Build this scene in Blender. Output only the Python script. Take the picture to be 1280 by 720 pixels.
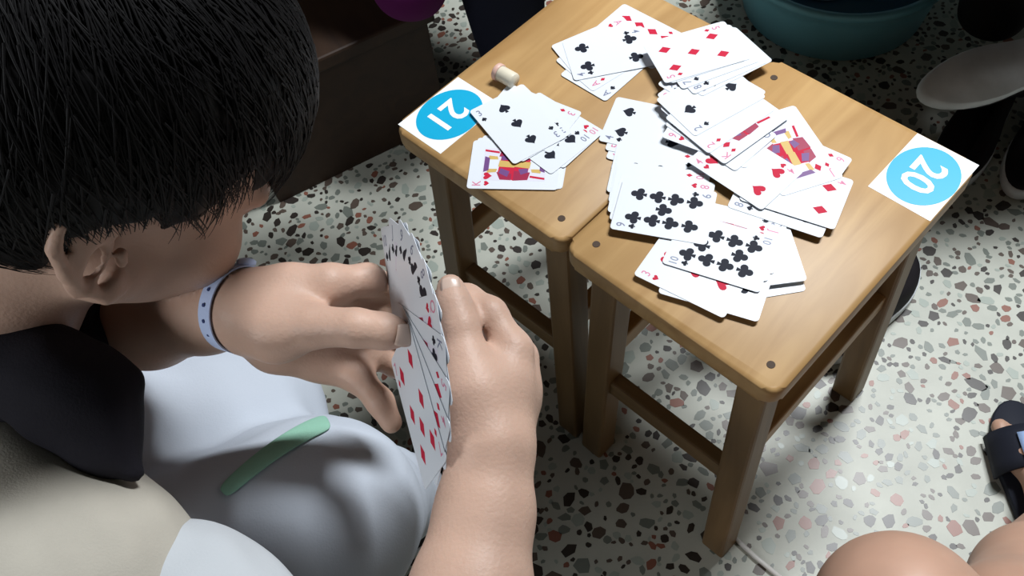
import bpy, bmesh, math, random
import numpy as np
from mathutils import Vector, Matrix

for o in list(bpy.data.objects):
    bpy.data.objects.remove(o)
SC = bpy.context.scene
COL = SC.collection
rnd = random.Random(7)

# ------------------------------------------------------------------ camera, world, light, exposure
CAMZ = 1.1363
FPX = 1175.0
PITCH, ROLL = 0.979, -0.151
_f = np.array([0.0, math.cos(PITCH), -math.sin(PITCH)])
_r = np.array([1.0, 0.0, 0.0])
_u = np.cross(_r, _f)
CR = math.cos(ROLL) * _r + math.sin(ROLL) * _u
CU = -math.sin(ROLL) * _r + math.cos(ROLL) * _u
CF = _f
cam_data = bpy.data.cameras.new('camera')
cam_data.sensor_width = 36.0
cam_data.lens = 36.0 * FPX / 1280.0
cam_data.clip_start = 0.02
cam = bpy.data.objects.new('camera', cam_data)
COL.objects.link(cam)
cam.matrix_world = Matrix(((CR[0], CU[0], -CF[0], 0.0), (CR[1], CU[1], -CF[1], 0.0),
                           (CR[2], CU[2], -CF[2], CAMZ), (0, 0, 0, 1)))
SC.camera = cam

world = bpy.data.worlds.new('world')
SC.world = world
world.use_nodes = True
bg = world.node_tree.nodes['Background']
bg.inputs['Color'].default_value = (0.86, 0.93, 1.0, 1)
bg.inputs['Strength'].default_value = 0.22


def area_light(name, loc, target, sx, sy, power, color):
    d = bpy.data.lights.new(name, 'AREA')
    d.shape = 'RECTANGLE'
    d.size = sx
    d.size_y = sy
    d.energy = power
    d.color = color
    o = bpy.data.objects.new(name, d)
    COL.objects.link(o)
    o.location = loc
    o.rotation_euler = (Vector(target) - Vector(loc)).to_track_quat('-Z', 'Y').to_euler()
    return o


# ceiling fitting above the far right side of the stools
area_light('ceiling_lamp_light', (1.12, 1.32, 2.60), (1.12, 1.32, 0.0), 0.9, 0.3, 78, (0.93, 0.97, 1.0))
# a weaker unseen fill light, added to brighten the card player's side
area_light('added_fill_light', (-1.35, -0.35, 1.35), (-0.25, 0.30, 0.60), 0.5, 0.5, 8, (0.93, 0.97, 1.0))

vs = SC.view_settings
vs.view_transform = 'Standard'
vs.look = 'None'
vs.gamma = 1.0
vs.use_curve_mapping = False
vs.exposure = 0.42


# ------------------------------------------------------------------ helpers
def at(u, v, depth):
    """world point seen in direction (u, v) of the 1280x720 frame at the given distance along the view axis"""
    q = (u - 640.0) / FPX * CR - (v - 360.0) / FPX * CU + CF
    return np.array([0, 0, CAMZ]) + depth * q


def atz(u, v, z):
    q = (u - 640.0) / FPX * CR - (v - 360.0) / FPX * CU + CF
    return np.array([0, 0, CAMZ]) + (z - CAMZ) / q[2] * q


def mat(name, color, rough=0.6, spec=0.4, noise=None, bump=None, sss=0.0, coat=0.0, metallic=0.0):
    """procedural principled material; noise=(scale, amount) varies the colour, bump=(scale, strength)"""
    m = bpy.data.materials.new(name)
    m.use_nodes = True
    nt = m.node_tree
    b = nt.nodes['Principled BSDF']
    b.inputs['Base Color'].default_value = (*color, 1)
    b.inputs['Roughness'].default_value = rough
    b.inputs['Specular IOR Level'].default_value = spec
    b.inputs['Metallic'].default_value = metallic
    if coat:
        b.inputs['Coat Weight'].default_value = coat
    if sss:
        b.inputs['Subsurface Weight'].default_value = sss
        b.inputs['Subsurface Radius'].default_value = (0.012, 0.005, 0.003)
        b.inputs['Subsurface Scale'].default_value = 0.5
    tc = nt.nodes.new('ShaderNodeTexCoord')
    if noise:
        n = nt.nodes.new('ShaderNodeTexNoise')
        n.inputs['Scale'].default_value = noise[0]
        n.inputs['Detail'].default_value = 5
        nt.links.new(tc.outputs['Object'], n.inputs['Vector'])
        r = nt.nodes.new('ShaderNodeValToRGB')
        a = noise[1]
        r.color_ramp.elements[0].position = 0.3
        r.color_ramp.elements[1].position = 0.7
        r.color_ramp.elements[0].color = (*[max(0, c * (1 - a)) for c in color], 1)
        r.color_ramp.elements[1].color = (*[min(1, c * (1 + a)) for c in color], 1)
        nt.links.new(n.outputs['Fac'], r.inputs['Fac'])
        nt.links.new(r.outputs['Color'], b.inputs['Base Color'])
    if bump:
        n2 = nt.nodes.new('ShaderNodeTexNoise')
        n2.inputs['Scale'].default_value = bump[0]
        n2.inputs['Detail'].default_value = 4
        nt.links.new(tc.outputs['Object'], n2.inputs['Vector'])
        bp = nt.nodes.new('ShaderNodeBump')
        bp.inputs['Strength'].default_value = bump[1]
        bp.inputs['Distance'].default_value = 0.002
        nt.links.new(n2.outputs['Fac'], bp.inputs['Height'])
        nt.links.new(bp.outputs['Normal'], b.inputs['Normal'])
    return m


def wood(name, dark, light, rough=0.4, axis='Y'):
    m = bpy.data.materials.new(name)
    m.use_nodes = True
    nt = m.node_tree
    b = nt.nodes['Principled BSDF']
    b.inputs['Roughness'].default_value = rough
    b.inputs['Specular IOR Level'].default_value = 0.35
    tc = nt.nodes.new('ShaderNodeTexCoord')
    mp = nt.nodes.new('ShaderNodeMapping')
    s = {'X': (3, 30, 30), 'Y': (30, 3, 30), 'Z': (30, 30, 3)}[axis]
    mp.inputs['Scale'].default_value = s
    nt.links.new(tc.outputs['Object'], mp.inputs['Vector'])
    n = nt.nodes.new('ShaderNodeTexNoise')
    n.inputs['Scale'].default_value = 1.0
    n.inputs['Detail'].default_value = 6
    n.inputs['Distortion'].default_value = 1.2
    nt.links.new(mp.outputs['Vector'], n.inputs['Vector'])
    r = nt.nodes.new('ShaderNodeValToRGB')
    r.color_ramp.elements[0].position = 0.28
    r.color_ramp.elements[1].position = 0.68
    r.color_ramp.elements[0].color = (*dark, 1)
    r.color_ramp.elements[1].color = (*light, 1)
    nt.links.new(n.outputs['Fac'], r.inputs['Fac'])
    n3 = nt.nodes.new('ShaderNodeTexNoise')
    n3.inputs['Scale'].default_value = 9.0
    n3.inputs['Detail'].default_value = 3
    nt.links.new(tc.outputs['Object'], n3.inputs['Vector'])
    mx = nt.nodes.new('ShaderNodeMix')
    mx.data_type = 'RGBA'
    mx.blend_type = 'MULTIPLY'
    mx.inputs[0].default_value = 0.35
    nt.links.new(r.outputs['Color'], mx.inputs[6])
    nt.links.new(n3.outputs['Fac'], mx.inputs[7])
    nt.links.new(mx.outputs[2], b.inputs['Base Color'])
    bp = nt.nodes.new('ShaderNodeBump')
    bp.inputs['Strength'].default_value = 0.12
    bp.inputs['Distance'].default_value = 0.001
    nt.links.new(n.outputs['Fac'], bp.inputs['Height'])
    nt.links.new(bp.outputs['Normal'], b.inputs['Normal'])
    return m


M = {}


def mesh_obj(name, verts, faces, mats, parent=None, smooth=False, mat_idx=None, data=None):
    if data is None:
        data = bpy.data.meshes.new(name)
        data.from_pydata([tuple(v) for v in verts], [], [tuple(f) for f in faces])
        for m in (mats if isinstance(mats, (list, tuple)) else [mats]):
            data.materials.append(m)
        if mat_idx is not None:
            data.polygons.foreach_set('material_index', np.asarray(mat_idx, dtype=np.int32))
        if smooth:
            data.polygons.foreach_set('use_smooth', np.ones(len(data.polygons), dtype=bool))
        data.update()
    o = bpy.data.objects.new(name, data)
    COL.objects.link(o)
    if parent is not None:
        o.parent = parent
    return o


def bm_obj(name, bm, m, parent=None, smooth=False):
    me = bpy.data.meshes.new(name)
    bm.normal_update()
    bm.to_mesh(me)
    bm.free()
    for k in (m if isinstance(m, (list, tuple)) else [m]):
        me.materials.append(k)
    if smooth:
        me.polygons.foreach_set('use_smooth', np.ones(len(me.polygons), dtype=bool))
    o = bpy.data.objects.new(name, me)
    COL.objects.link(o)
    if parent is not None:
        o.parent = parent
    return o


def empty(name, loc, rz=0.0):
    o = bpy.data.objects.new(name, None)
    o.empty_display_size = 0.05
    COL.objects.link(o)
    o.location = loc
    o.rotation_euler = (0, 0, rz)
    return o


def tag(o, label=None, cat=None, group=None, kind=None):
    if label:
        o['label'] = label
    if cat:
        o['category'] = cat
    if group:
        o['group'] = group
    if kind:
        o['kind'] = kind
    return o


def box_bm(x0, x1, y0, y1, z0, z1, bev=0.0, seg=2, top_shift=None):
    bm = bmesh.new()
    vs_ = [bm.verts.new(p) for p in ((x0, y0, z0), (x1, y0, z0), (x1, y1, z0), (x0, y1, z0),
                                    (x0, y0, z1), (x1, y0, z1), (x1, y1, z1), (x0, y1, z1))]
    if top_shift:
        for v in vs_[4:]:
            v.co.x += top_shift[0]
            v.co.y += top_shift[1]
    for f in ((3, 2, 1, 0), (4, 5, 6, 7), (0, 1, 5, 4), (1, 2, 6, 5), (2, 3, 7, 6), (3, 0, 4, 7)):
        bm.faces.new([vs_[i] for i in f])
    if bev:
        bmesh.ops.bevel(bm, geom=bm.edges[:], offset=bev, segments=seg, affect='EDGES', profile=0.5)
    return bm


def tube(path, radii, n=12, cap=True):
    """tube mesh data along a polyline"""
    path = [Vector(p) for p in path]
    V, Fc = [], []
    t0 = (path[1] - path[0]).normalized()
    a = t0.orthogonal().normalized()
    for i, p in enumerate(path):
        t = (path[min(i + 1, len(path) - 1)] - path[max(i - 1, 0)]).normalized()
        a = (a - t * a.dot(t)).normalized()
        b = t.cross(a)
        rr = radii[i] if hasattr(radii, '__len__') else radii
        for k in range(n):
            w = 2 * math.pi * k / n
            V.append(p + rr * (math.cos(w) * a + math.sin(w) * b))
    for i in range(len(path) - 1):
        for k in range(n):
            Fc.append((i * n + k, i * n + (k + 1) % n, (i + 1) * n + (k + 1) % n, (i + 1) * n + k))
    if cap:
        Fc.append(tuple(range(n - 1, -1, -1)))
        Fc.append(tuple(range((len(path) - 1) * n, len(path) * n)))
    return V, Fc


def lathe(prof, n=48):
    V, Fc = [], []
    for (r, z) in prof:
        for k in range(n):
            w = 2 * math.pi * k / n
            V.append((r * math.cos(w), r * math.sin(w), z))
    for i in range(len(prof) - 1):
        for k in range(n):
            Fc.append((i * n + k, i * n + (k + 1) % n, (i + 1) * n + (k + 1) % n, (i + 1) * n + k))
    return V, Fc


# ---- signed distance modelling for bodies and cloth
class Field:
    def __init__(self, lo, hi, h):
        self.lo = np.array(lo, float)
        self.h = h
        self.n = np.ceil((np.array(hi) - self.lo) / h).astype(int) + 1
        self.v = np.full(self.n, 0.2, dtype=np.float32)

    def _grid(self, lo, hi):
        i0 = np.maximum(np.floor((np.asarray(lo) - self.lo) / self.h).astype(int), 0)
        i1 = np.minimum(np.ceil((np.asarray(hi) - self.lo) / self.h).astype(int) + 1, self.n)
        if np.any(i1 <= i0):
            return None
        ax = [(self.lo[k] + self.h * np.arange(i0[k], i1[k])).astype(np.float32) for k in range(3)]
        sl = tuple(slice(i0[k], i1[k]) for k in range(3))
        return sl, ax[0][:, None, None], ax[1][None, :, None], ax[2][None, None, :]

    def _merge(self, sl, d, k, sub=False):
        a = self.v[sl]
        if sub:
            d = -d
            if k > 0:
                h = np.maximum(k - np.abs(a - d), 0) / k
                self.v[sl] = np.maximum(a, d) + h * h * k * 0.25
            else:
                self.v[sl] = np.maximum(a, d)
        else:
            if k > 0:
                h = np.maximum(k - np.abs(a - d), 0) / k
                self.v[sl] = np.minimum(a, d) - h * h * k * 0.25
            else:
                self.v[sl] = np.minimum(a, d)

    def cone(self, a, ra, b, rb, k=0.0, sub=False):
        a = np.asarray(a, float)
        b = np.asarray(b, float)
        R = max(ra, rb) + k + 3 * self.h
        g = self._grid(np.minimum(a, b) - R, np.maximum(a, b) + R)
        if g is None:
            return
        sl, X, Y, Z = g
        ab = b - a
        L2 = float(ab @ ab) + 1e-12
        t = ((X - a[0]) * ab[0] + (Y - a[1]) * ab[1] + (Z - a[2]) * ab[2]) / L2
        t = np.clip(t, 0, 1)
        d = np.sqrt((X - a[0] - t * ab[0]) ** 2 + (Y - a[1] - t * ab[1]) ** 2 + (Z - a[2] - t * ab[2]) ** 2)
        self._merge(sl, d - (ra + (rb - ra) * t), k, sub)

    def chain(self, pts, k=0.0):
        for (p, r), (q, s) in zip(pts[:-1], pts[1:]):
            self.cone(p, r, q, s, k)

    def ell(self, c, rad, axes=None, k=0.0, sub=False):
        c = np.asarray(c, float)
        A = np.eye(3) if axes is None else np.asarray(axes, float)
        rad = np.asarray(rad, float)
        ext = np.sqrt(((A * rad[:, None]) ** 2).sum(0)) + k + 3 * self.h
        g = self._grid(c - ext, c + ext)
        if g is None:
            return
        sl, X, Y, Z = g
        q = [((X - c[0]) * A[i, 0] + (Y - c[1]) * A[i, 1] + (Z - c[2]) * A[i, 2]) for i in range(3)]
        k0 = np.sqrt(sum((q[i] / rad[i]) ** 2 for i in range(3))) + 1e-9
        k1 = np.sqrt(sum((q[i] / rad[i] ** 2) ** 2 for i in range(3))) + 1e-9
        self._merge(sl, (k0 * (k0 - 1.0) / k1).astype(np.float32), k, sub)

    def halfspace(self, p, n):
        """keep only the side the normal points away from"""
        n = np.asarray(n, float) / np.linalg.norm(n)
        sl, X, Y, Z = self._grid(self.lo, self.lo + self.h * self.n)
        d = (X - p[0]) * n[0] + (Y - p[1]) * n[1] + (Z - p[2]) * n[2]
        self.v[sl] = np.maximum(self.v[sl], d)

    def wrinkle(self, amp, freq, seed=0):
        sl, X, Y, Z = self._grid(self.lo, self.lo + self.h * self.n)
        r = random.Random(seed)
        for i in range(4):
            a = [r.uniform(-1, 1) * freq * (1 + 0.6 * i) for _ in range(3)]
            self.v += (amp / (1 + i)) * np.sin(a[0] * X + a[1] * Y + a[2] * Z + r.uniform(0, 6)).astype(np.float32)

    def mesh(self):
        v = self.v
        v[0] = v[-1] = np.maximum(v[0], 0.001)
        for ax in range(3):
            for e in (0, -1):
                s = [slice(None)] * 3
                s[ax] = e
                v[tuple(s)] = np.maximum(v[tuple(s)], 0.001)
        s = v < 0
        su = s.astype(np.uint8)
        c = su[:-1] + su[1:]
        c = c[:, :-1] + c[:, 1:]
        c = c[:, :, :-1] + c[:, :, 1:]
        cells = np.argwhere((c > 0) & (c < 8))
        idx = np.full(c.shape, -1, dtype=np.int32)
        idx[tuple(cells.T)] = np.arange(len(cells))
        acc = np.zeros((len(cells), 3))
        cnt = np.zeros(len(cells))
        cor = [(a, b, d) for a in (0, 1) for b in (0, 1) for d in (0, 1)]
        for p in cor:
            for ax in range(3):
                if p[ax] == 0:
                    q = list(p)
                    q[ax] = 1
                    A = cells + p
                    B = cells + q
                    va = v[tuple(A.T)].astype(float)
                    vb = v[tuple(B.T)].astype(float)
                    m = (va < 0) != (vb < 0)
                    t = np.where(m, va / np.where(m, va - vb, 1), 0)
                    pos = np.array(p, float) + np.outer(t, np.array(q) - np.array(p))
                    acc[m] += pos[m]
                    cnt[m] += 1
        verts = self.lo + self.h * (cells + acc / cnt[:, None])
        faces = []
        for ax in range(3):
            s0 = [slice(None)] * 3
            s1 = [slice(None)] * 3
            s0[ax] = slice(None, -1)
            s1[ax] = slice(1, None)
            cr = s[tuple(s0)] != s[tuple(s1)]
            e = np.argwhere(cr)
            o1, o2 = [a for a in range(3) if a != ax]
            e = e[(e[:, o1] > 0) & (e[:, o2] > 0) & (e[:, o1] < c.shape[o1]) & (e[:, o2] < c.shape[o2])]
            inside = s[tuple(e.T)]
            q = []
            for (d1, d2) in ((0, 0), (-1, 0), (-1, -1), (0, -1)):
                w = e.copy()
                w[:, o1] += d1
                w[:, o2] += d2
                q.append(idx[tuple(w.T)])
            q = np.stack(q, 1)
            flip = inside if ax != 1 else ~inside
            q[~flip] = q[~flip][:, ::-1]
            faces.append(q)
        faces = np.concatenate(faces)
        faces = faces[(faces >= 0).all(1)]
        return verts, faces

    def obj(self, name, m, parent=None, relax=2, origin=None):
        verts, faces = self.mesh()
        # light relaxation: average with edge neighbours
        for it in range(relax):
            acc = np.zeros_like(verts)
            cnt = np.zeros(len(verts))
            for a in range(4):
                i, j = faces[:, a], faces[:, (a + 1) % 4]
                for k in range(3):
                    acc[:, k] += np.bincount(i, verts[j, k], len(verts)) + np.bincount(j, verts[i, k], len(verts))
                cnt += np.bincount(i, minlength=len(verts)) + np.bincount(j, minlength=len(verts))
            verts = 0.5 * verts + 0.5 * acc / np.maximum(cnt, 1)[:, None]
        if origin is not None:
            verts = verts - np.asarray(origin)
        me = bpy.data.meshes.new(name)
        me.vertices.add(len(verts))
        me.vertices.foreach_set('co', verts.astype(np.float32).ravel())
        me.loops.add(len(faces) * 4)
        me.loops.foreach_set('vertex_index', faces.astype(np.int32).ravel())
        me.polygons.add(len(faces))
        me.polygons.foreach_set('loop_start', np.arange(0, len(faces) * 4, 4, dtype=np.int32))
        me.polygons.foreach_set('use_smooth', np.ones(len(faces), dtype=bool))
        me.update(calc_edges=True)
        me.validate()
        me.materials.append(m)
        o = bpy.data.objects.new(name, me)
        COL.objects.link(o)
        if parent is not None:
            o.parent = parent
        return o


# ------------------------------------------------------------------ materials
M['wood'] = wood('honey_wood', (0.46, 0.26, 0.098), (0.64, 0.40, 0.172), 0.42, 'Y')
M['wood_leg_shaded'] = wood('shaded_leg_wood', (0.20, 0.115, 0.047), (0.31, 0.19, 0.083), 0.45, 'Z')  # same wood as the seat, colour darkened to carry the shade underneath
M['wood_rail_shaded'] = wood('shaded_rail_wood', (0.20, 0.115, 0.047), (0.31, 0.19, 0.083), 0.45, 'X')  # rails share the legs' shade-darkened colour
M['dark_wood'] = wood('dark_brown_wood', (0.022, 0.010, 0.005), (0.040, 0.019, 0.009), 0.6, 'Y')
M['plug'] = mat('dark_plug', (0.06, 0.035, 0.02), 0.7)
M['terrazzo'] = mat('terrazzo_cement', (0.46, 0.47, 0.41), 0.45, 0.4, noise=(14, 0.10), bump=(300, 0.05))
M['chip_dark'] = mat('chip_dark', (0.035, 0.028, 0.024), 0.35)
M['chip_brown'] = mat('chip_brown', (0.10, 0.075, 0.06), 0.35)
M['chip_grey'] = mat('chip_grey', (0.17, 0.19, 0.165), 0.35)
M['chip_pale'] = mat('chip_pale', (0.33, 0.37, 0.325), 0.35)
M['chip_red'] = mat('chip_red', (0.24, 0.095, 0.065), 0.35)
M['card'] = mat('card_white', (0.74, 0.775, 0.83), 0.35, 0.4)
M['red'] = mat('print_red', (0.55, 0.010, 0.045), 0.6, 0.2)
M['black'] = mat('print_black', (0.008, 0.010, 0.022), 0.6, 0.2)
M['grey_ink'] = mat('print_grey', (0.20, 0.22, 0.32), 0.4)
M['pink_ink'] = mat('print_pink', (0.66, 0.20, 0.33), 0.4)
M['gold'] = mat('print_gold', (0.62, 0.42, 0.12), 0.4)
M['violet'] = mat('print_violet', (0.16, 0.06, 0.22), 0.4)
M['crimson'] = mat('print_crimson', (0.33, 0.012, 0.06), 0.4)
M['blue_ink'] = mat('print_blue', (0.30, 0.38, 0.66), 0.4)
M['sticker'] = mat('sticker_white', (0.88, 0.89, 0.90), 0.4)
M['cyan'] = mat('sticker_cyan', (0.0, 0.38, 0.64), 0.4)
M['skin'] = mat('skin', (0.55, 0.36, 0.275), 0.5, 0.35, noise=(22, 0.10), sss=0.12, bump=(420, 0.18))
M['skin_leg'] = mat('skin_leg', (0.50, 0.30, 0.215), 0.5, 0.35, noise=(16, 0.10), sss=0.12)
M['nail'] = mat('fingernail', (0.60, 0.44, 0.36), 0.3, 0.5)
M['hair'] = mat('black_hair', (0.005, 0.0045, 0.005), 0.55, 0.22)
M['beige'] = mat('beige_cloth', (0.46, 0.43, 0.37), 0.85, 0.2, noise=(30, 0.05), bump=(700, 0.2))
M['navy'] = mat('navy_cloth', (0.012, 0.011, 0.016), 0.85, 0.2, bump=(600, 0.2))
M['white_cloth'] = mat('white_cloth', (0.52, 0.55, 0.58), 0.85, 0.2, bump=(600, 0.15))
M['white_cloth2'] = mat('white_cotton', (0.52, 0.565, 0.64), 0.85, 0.2, bump=(600, 0.15))
M['green_cloth'] = mat('pale_green_cloth', (0.30, 0.56, 0.43), 0.8, 0.2, bump=(600, 0.2))
M['band'] = mat('pale_blue_vinyl', (0.52, 0.62, 0.88), 0.4, 0.4)
M['band_dot'] = mat('band_hole', (0.03, 0.05, 0.16), 0.5)
M['black_cloth'] = mat('black_cloth', (0.010, 0.009, 0.010), 0.9, 0.2, bump=(500, 0.2))
M['shoe_black'] = mat('black_shoe_canvas', (0.008, 0.006, 0.008), 0.75, 0.2, bump=(800, 0.2))
M['sole_grey'] = mat('grey_rubber', (0.70, 0.74, 0.77), 0.6, 0.3, noise=(18, 0.15))
M['teal'] = mat('teal_plastic', (0.15, 0.40, 0.48), 0.35, 0.45)
M['water'] = mat('basin_water', (0.05, 0.14, 0.22), 0.06, 0.5)
M['leaf'] = mat('green_leaf', (0.04, 0.14, 0.05), 0.5)
M['purple'] = mat('purple_cloth', (0.10, 0.008, 0.085), 0.85, 0.2)
M['brown_cloth'] = mat('brown_cloth', (0.035, 0.018, 0.010), 0.9, 0.2)
M['dark_navy'] = mat('dark_navy_cloth', (0.010, 0.012, 0.028), 0.9, 0.2)
M['cream'] = mat('cream_plastic', (0.74, 0.68, 0.54), 0.4)
M['pink'] = mat('pink_plastic', (0.72, 0.46, 0.38), 0.4)
M['slate_blue'] = mat('light_blue_strap', (0.36, 0.50, 0.78), 0.4)
M['rag'] = mat('wet_cloth', (0.28, 0.36, 0.46), 0.7, 0.3)
M['slipper'] = mat('dark_navy_foam', (0.010, 0.012, 0.022), 0.7, 0.3)
M['straw'] = mat('white_plastic_straw', (0.75, 0.73, 0.70), 0.35)

# ------------------------------------------------------------------ floor
fl = box_bm(-3.0, 3.0, -2.0, 4.0, -0.05, 0.0)
floor = bm_obj('floor', fl, M['terrazzo'])
tag(floor, kind='structure')


def shell(name, x0, x1, y0, y1, z0, z1, m):
    tag(bm_obj(name, box_bm(x0, x1, y0, y1, z0, z1), m), kind='structure')


M['wall_paint'] = mat('wall_paint', (0.10, 0.10, 0.095), 0.9, 0.2, noise=(3, 0.04))
M['ceiling_paint'] = mat('ceiling_paint', (0.20, 0.20, 0.19), 0.9, 0.2)
shell('wall_back', -3.1, 3.1, 4.0, 4.1, 0, 2.7, M['wall_paint'])
shell('wall_front', -3.1, 3.1, -2.1, -2.0, 0, 2.7, M['wall_paint'])
shell('wall_left', -3.1, -3.0, -2.0, 4.0, 0, 2.7, M['wall_paint'])
shell('wall_right', 3.0, 3.1, -2.0, 4.0, 0, 2.7, M['wall_paint'])
shell('ceiling', -3.1, 3.1, -2.1, 4.1, 2.7, 2.8, M['ceiling_paint'])


def make_chips():
    cell = 0.025
    grid = {}
    chips = []
    R = random.Random(3)
    mats = ['chip_dark', 'chip_brown', 'chip_grey', 'chip_pale', 'chip_red']
    wts = [0.26, 0.24, 0.27, 0.15, 0.08]

    cf, cr, cu = [tuple(float(q) for q in w) for w in (CF, CR, CU)]

    def visible(x, y):
        f = x * cf[0] + y * cf[1] - CAMZ * cf[2]
        if f < 0.1:
            return False
        u = 640 + FPX * (x * cr[0] + y * cr[1] - CAMZ * cr[2]) / f
        v = 360 - FPX * (x * cu[0] + y * cu[1] - CAMZ * cu[2]) / f
        return -130 < u < 1420 and -130 < v < 860

    tries = 0
    while tries < 130000 and len(chips) < 12000:
        tries += 1
        x = R.uniform(-1.05, 1.15)
        y = R.uniform(0.1, 1.75)
        if not visible(x, y):
            continue
        r = 0.0032 + 0.0085 * R.random() ** 2.0
        g = (int(x / cell), int(y / cell))
        ok = True
        for a in (-1, 0, 1):
            for b in (-1, 0, 1):
                for (px, py, pr) in grid.get((g[0] + a, g[1] + b), ()):
                    if (px - x) ** 2 + (py - y) ** 2 < (0.80 * (pr + r) + 0.0004) ** 2:
                        ok = False
                        break
                if not ok:
                    break
            if not ok:
                break
        if not ok:
            continue
        grid.setdefault(g, []).append((x, y, r))
        chips.append((x, y, r, R.choices(range(5), wts)[0]))

    def poly(x, y, r):
        n = R.randint(5, 8)
        ph = R.uniform(0, 6.28)
        st = R.uniform(1.0, 1.7)
        an = R.uniform(0, 3.14)
        out = []
        for k in range(n):
            w = ph + 2 * math.pi * (k + R.uniform(-0.25, 0.25)) / n
            q = r * R.uniform(0.75, 1.08)
            ax, ay = q * math.cos(w) * math.sqrt(st), q * math.sin(w) / math.sqrt(st)
            out.append((x + ax * math.cos(an) - ay * math.sin(an), y + ax * math.sin(an) + ay * math.cos(an)))
        return out

    # the chips that show largest are single parts, the rest one mesh
    def px(c):
        d = math.sqrt(c[0] ** 2 + c[1] ** 2 + CAMZ ** 2)
        f = np.array([c[0], c[1], -CAMZ]) @ CF
        u = 640 + FPX * (np.array([c[0], c[1], -CAMZ]) @ CR) / f
        v = 360 - FPX * (np.array([c[0], c[1], -CAMZ]) @ CU) / f
        on = 900 < u < 1280 and 250 < v < 720
        return (1 if on else 0, c[2] / d)
    chips.sort(key=px, reverse=True)
    zt = 0.0003

    def build(c, x0, y0):
        p = poly(c[0] - x0, c[1] - y0, c[2])
        n = len(p)
        V = [(a, b, zt) for a, b in p] + [(a * 1.0, b * 1.0, -0.002) for a, b in p]
        F = [tuple(range(n))] + [(i, i + n, (i + 1) % n + n, (i + 1) % n) for i in range(n)]
        return V, F
    for c in chips[:300]:
        V, F = build(c, c[0], c[1])
        o = mesh_obj('stone_chip', V, F, M[mats[c[3]]], floor)
        o.location = (c[0], c[1], 0)
    V, F, I = [], [], []
    for c in chips[300:]:
        v, f = build(c, 0, 0)
        b = len(V)
        V += v
        F += [tuple(i + b for i in q) for q in f]
        I += [c[3]] * len(f)
    # beyond the framed area the chips go on as flat flakes on a jittered grid
    st = 0.0125
    for i in range(int(3.6 / st)):
        for j in range(int(3.4 / st)):
            x = -1.7 + st * (i + R.uniform(0.25, 0.75))
            y = -0.7 + st * (j + R.uniform(0.25, 0.75))
            if visible(x, y) and -1.05 < x < 1.15 and 0.1 < y < 1.75:
                continue
            if R.random() < 0.22:
                continue
            r = R.uniform(0.0035, 0.0068)
            n = 6
            ph = R.uniform(0, 1.05)
            b = len(V)
            for k in range(n):
                w = ph + 1.0472 * k
                q = r * R.uniform(0.7, 1.05)
                V.append((x + q * math.cos(w), y + q * math.sin(w), zt))
            F.append(tuple(range(b, b + n)))
            I.append(R.choices(range(5), wts)[0])
    o = mesh_obj('stone_chips', V, F, [M[m] for m in mats], floor, mat_idx=I)
    tag(o, kind='stuff')


make_chips()

# ------------------------------------------------------------------ stools
TYAW = -0.890
TC = (0.36064, -0.35648)


def tw(x, y):
    a, b = x - TC[0], y - TC[1]
    return (math.cos(TYAW) * a - math.sin(TYAW) * b, math.sin(TYAW) * a + math.cos(TYAW) * b)


TOP = 0.44
SW, SD, ST = 0.232, 0.320, 0.022


def make_stool(name, wd, wl, wr):
    root = empty(name, (0, 0, 0))
    hw, hd = SW / 2, SD / 2
    # seat board: rounded rectangle with rounded top edges
    bm = bmesh.new()
    rc, n = 0.014, 5
    out = []
    for cx, cy, a0 in ((hw - rc, hd - rc, 0), (-hw + rc, hd - rc, 90), (-hw + rc, -hd + rc, 180), (hw - rc, -hd + rc, 270)):
        for k in range(n + 1):
            a = math.radians(a0 + 90 * k / n)
            out.append((cx + rc * math.cos(a), cy + rc * math.sin(a)))
    low = [bm.verts.new((x, y, TOP - ST)) for x, y in out]
    up = [bm.verts.new((x, y, TOP)) for x, y in out]
    m_ = len(out)
    bm.faces.new(up)
    bm.faces.new(low[::-1])
    for i in range(m_):
        bm.faces.new((low[i], low[(i + 1) % m_], up[(i + 1) % m_], up[i]))
    ed = [e for e in bm.edges if abs(e.verts[0].co.z - e.verts[1].co.z) < 1e-6]
    bmesh.ops.bevel(bm, geom=ed, offset=0.0045, segments=3, affect='EDGES', profile=0.5)
    seat = bm_obj('seat_board', bm, wd, root, True)
    for sx in (-1, 1):
        for sy in (-1, 1):
            # plugs over the screw holes
            V, F = lathe([(0.0001, 0.0004), (0.0036, 0.0004), (0.0040, -0.001)], 14)
            p = mesh_obj('screw_plug', V, F, M['plug'], seat)
            p.location = (sx * (hw - 0.021), sy * (hd - 0.023), TOP)
    lg = 0.031
    for sx in (-1, 1):
        for sy in (-1, 1):
            bx, by = sx * (hw - 0.004 - lg / 2), sy * (hd - 0.006 - lg / 2)
            tx, ty = -sx * 0.012, -sy * 0.016
            bm = box_bm(bx - lg / 2, bx + lg / 2, by - lg / 2, by + lg / 2, 0.0, TOP - ST, 0.0035, 2, (tx, ty))
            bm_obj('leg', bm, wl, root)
    for s in (-1, 1):
        y = s * (hd - 0.036)
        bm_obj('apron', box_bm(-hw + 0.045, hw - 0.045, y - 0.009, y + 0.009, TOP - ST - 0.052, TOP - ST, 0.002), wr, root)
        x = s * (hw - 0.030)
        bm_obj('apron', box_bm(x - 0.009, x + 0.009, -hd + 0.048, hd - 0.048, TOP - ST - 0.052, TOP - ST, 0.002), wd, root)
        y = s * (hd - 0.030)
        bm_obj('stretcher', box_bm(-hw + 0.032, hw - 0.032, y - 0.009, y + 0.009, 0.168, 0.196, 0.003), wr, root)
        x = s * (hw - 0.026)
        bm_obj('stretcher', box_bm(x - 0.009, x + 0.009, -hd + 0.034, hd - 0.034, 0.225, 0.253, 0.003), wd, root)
    return root


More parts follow.
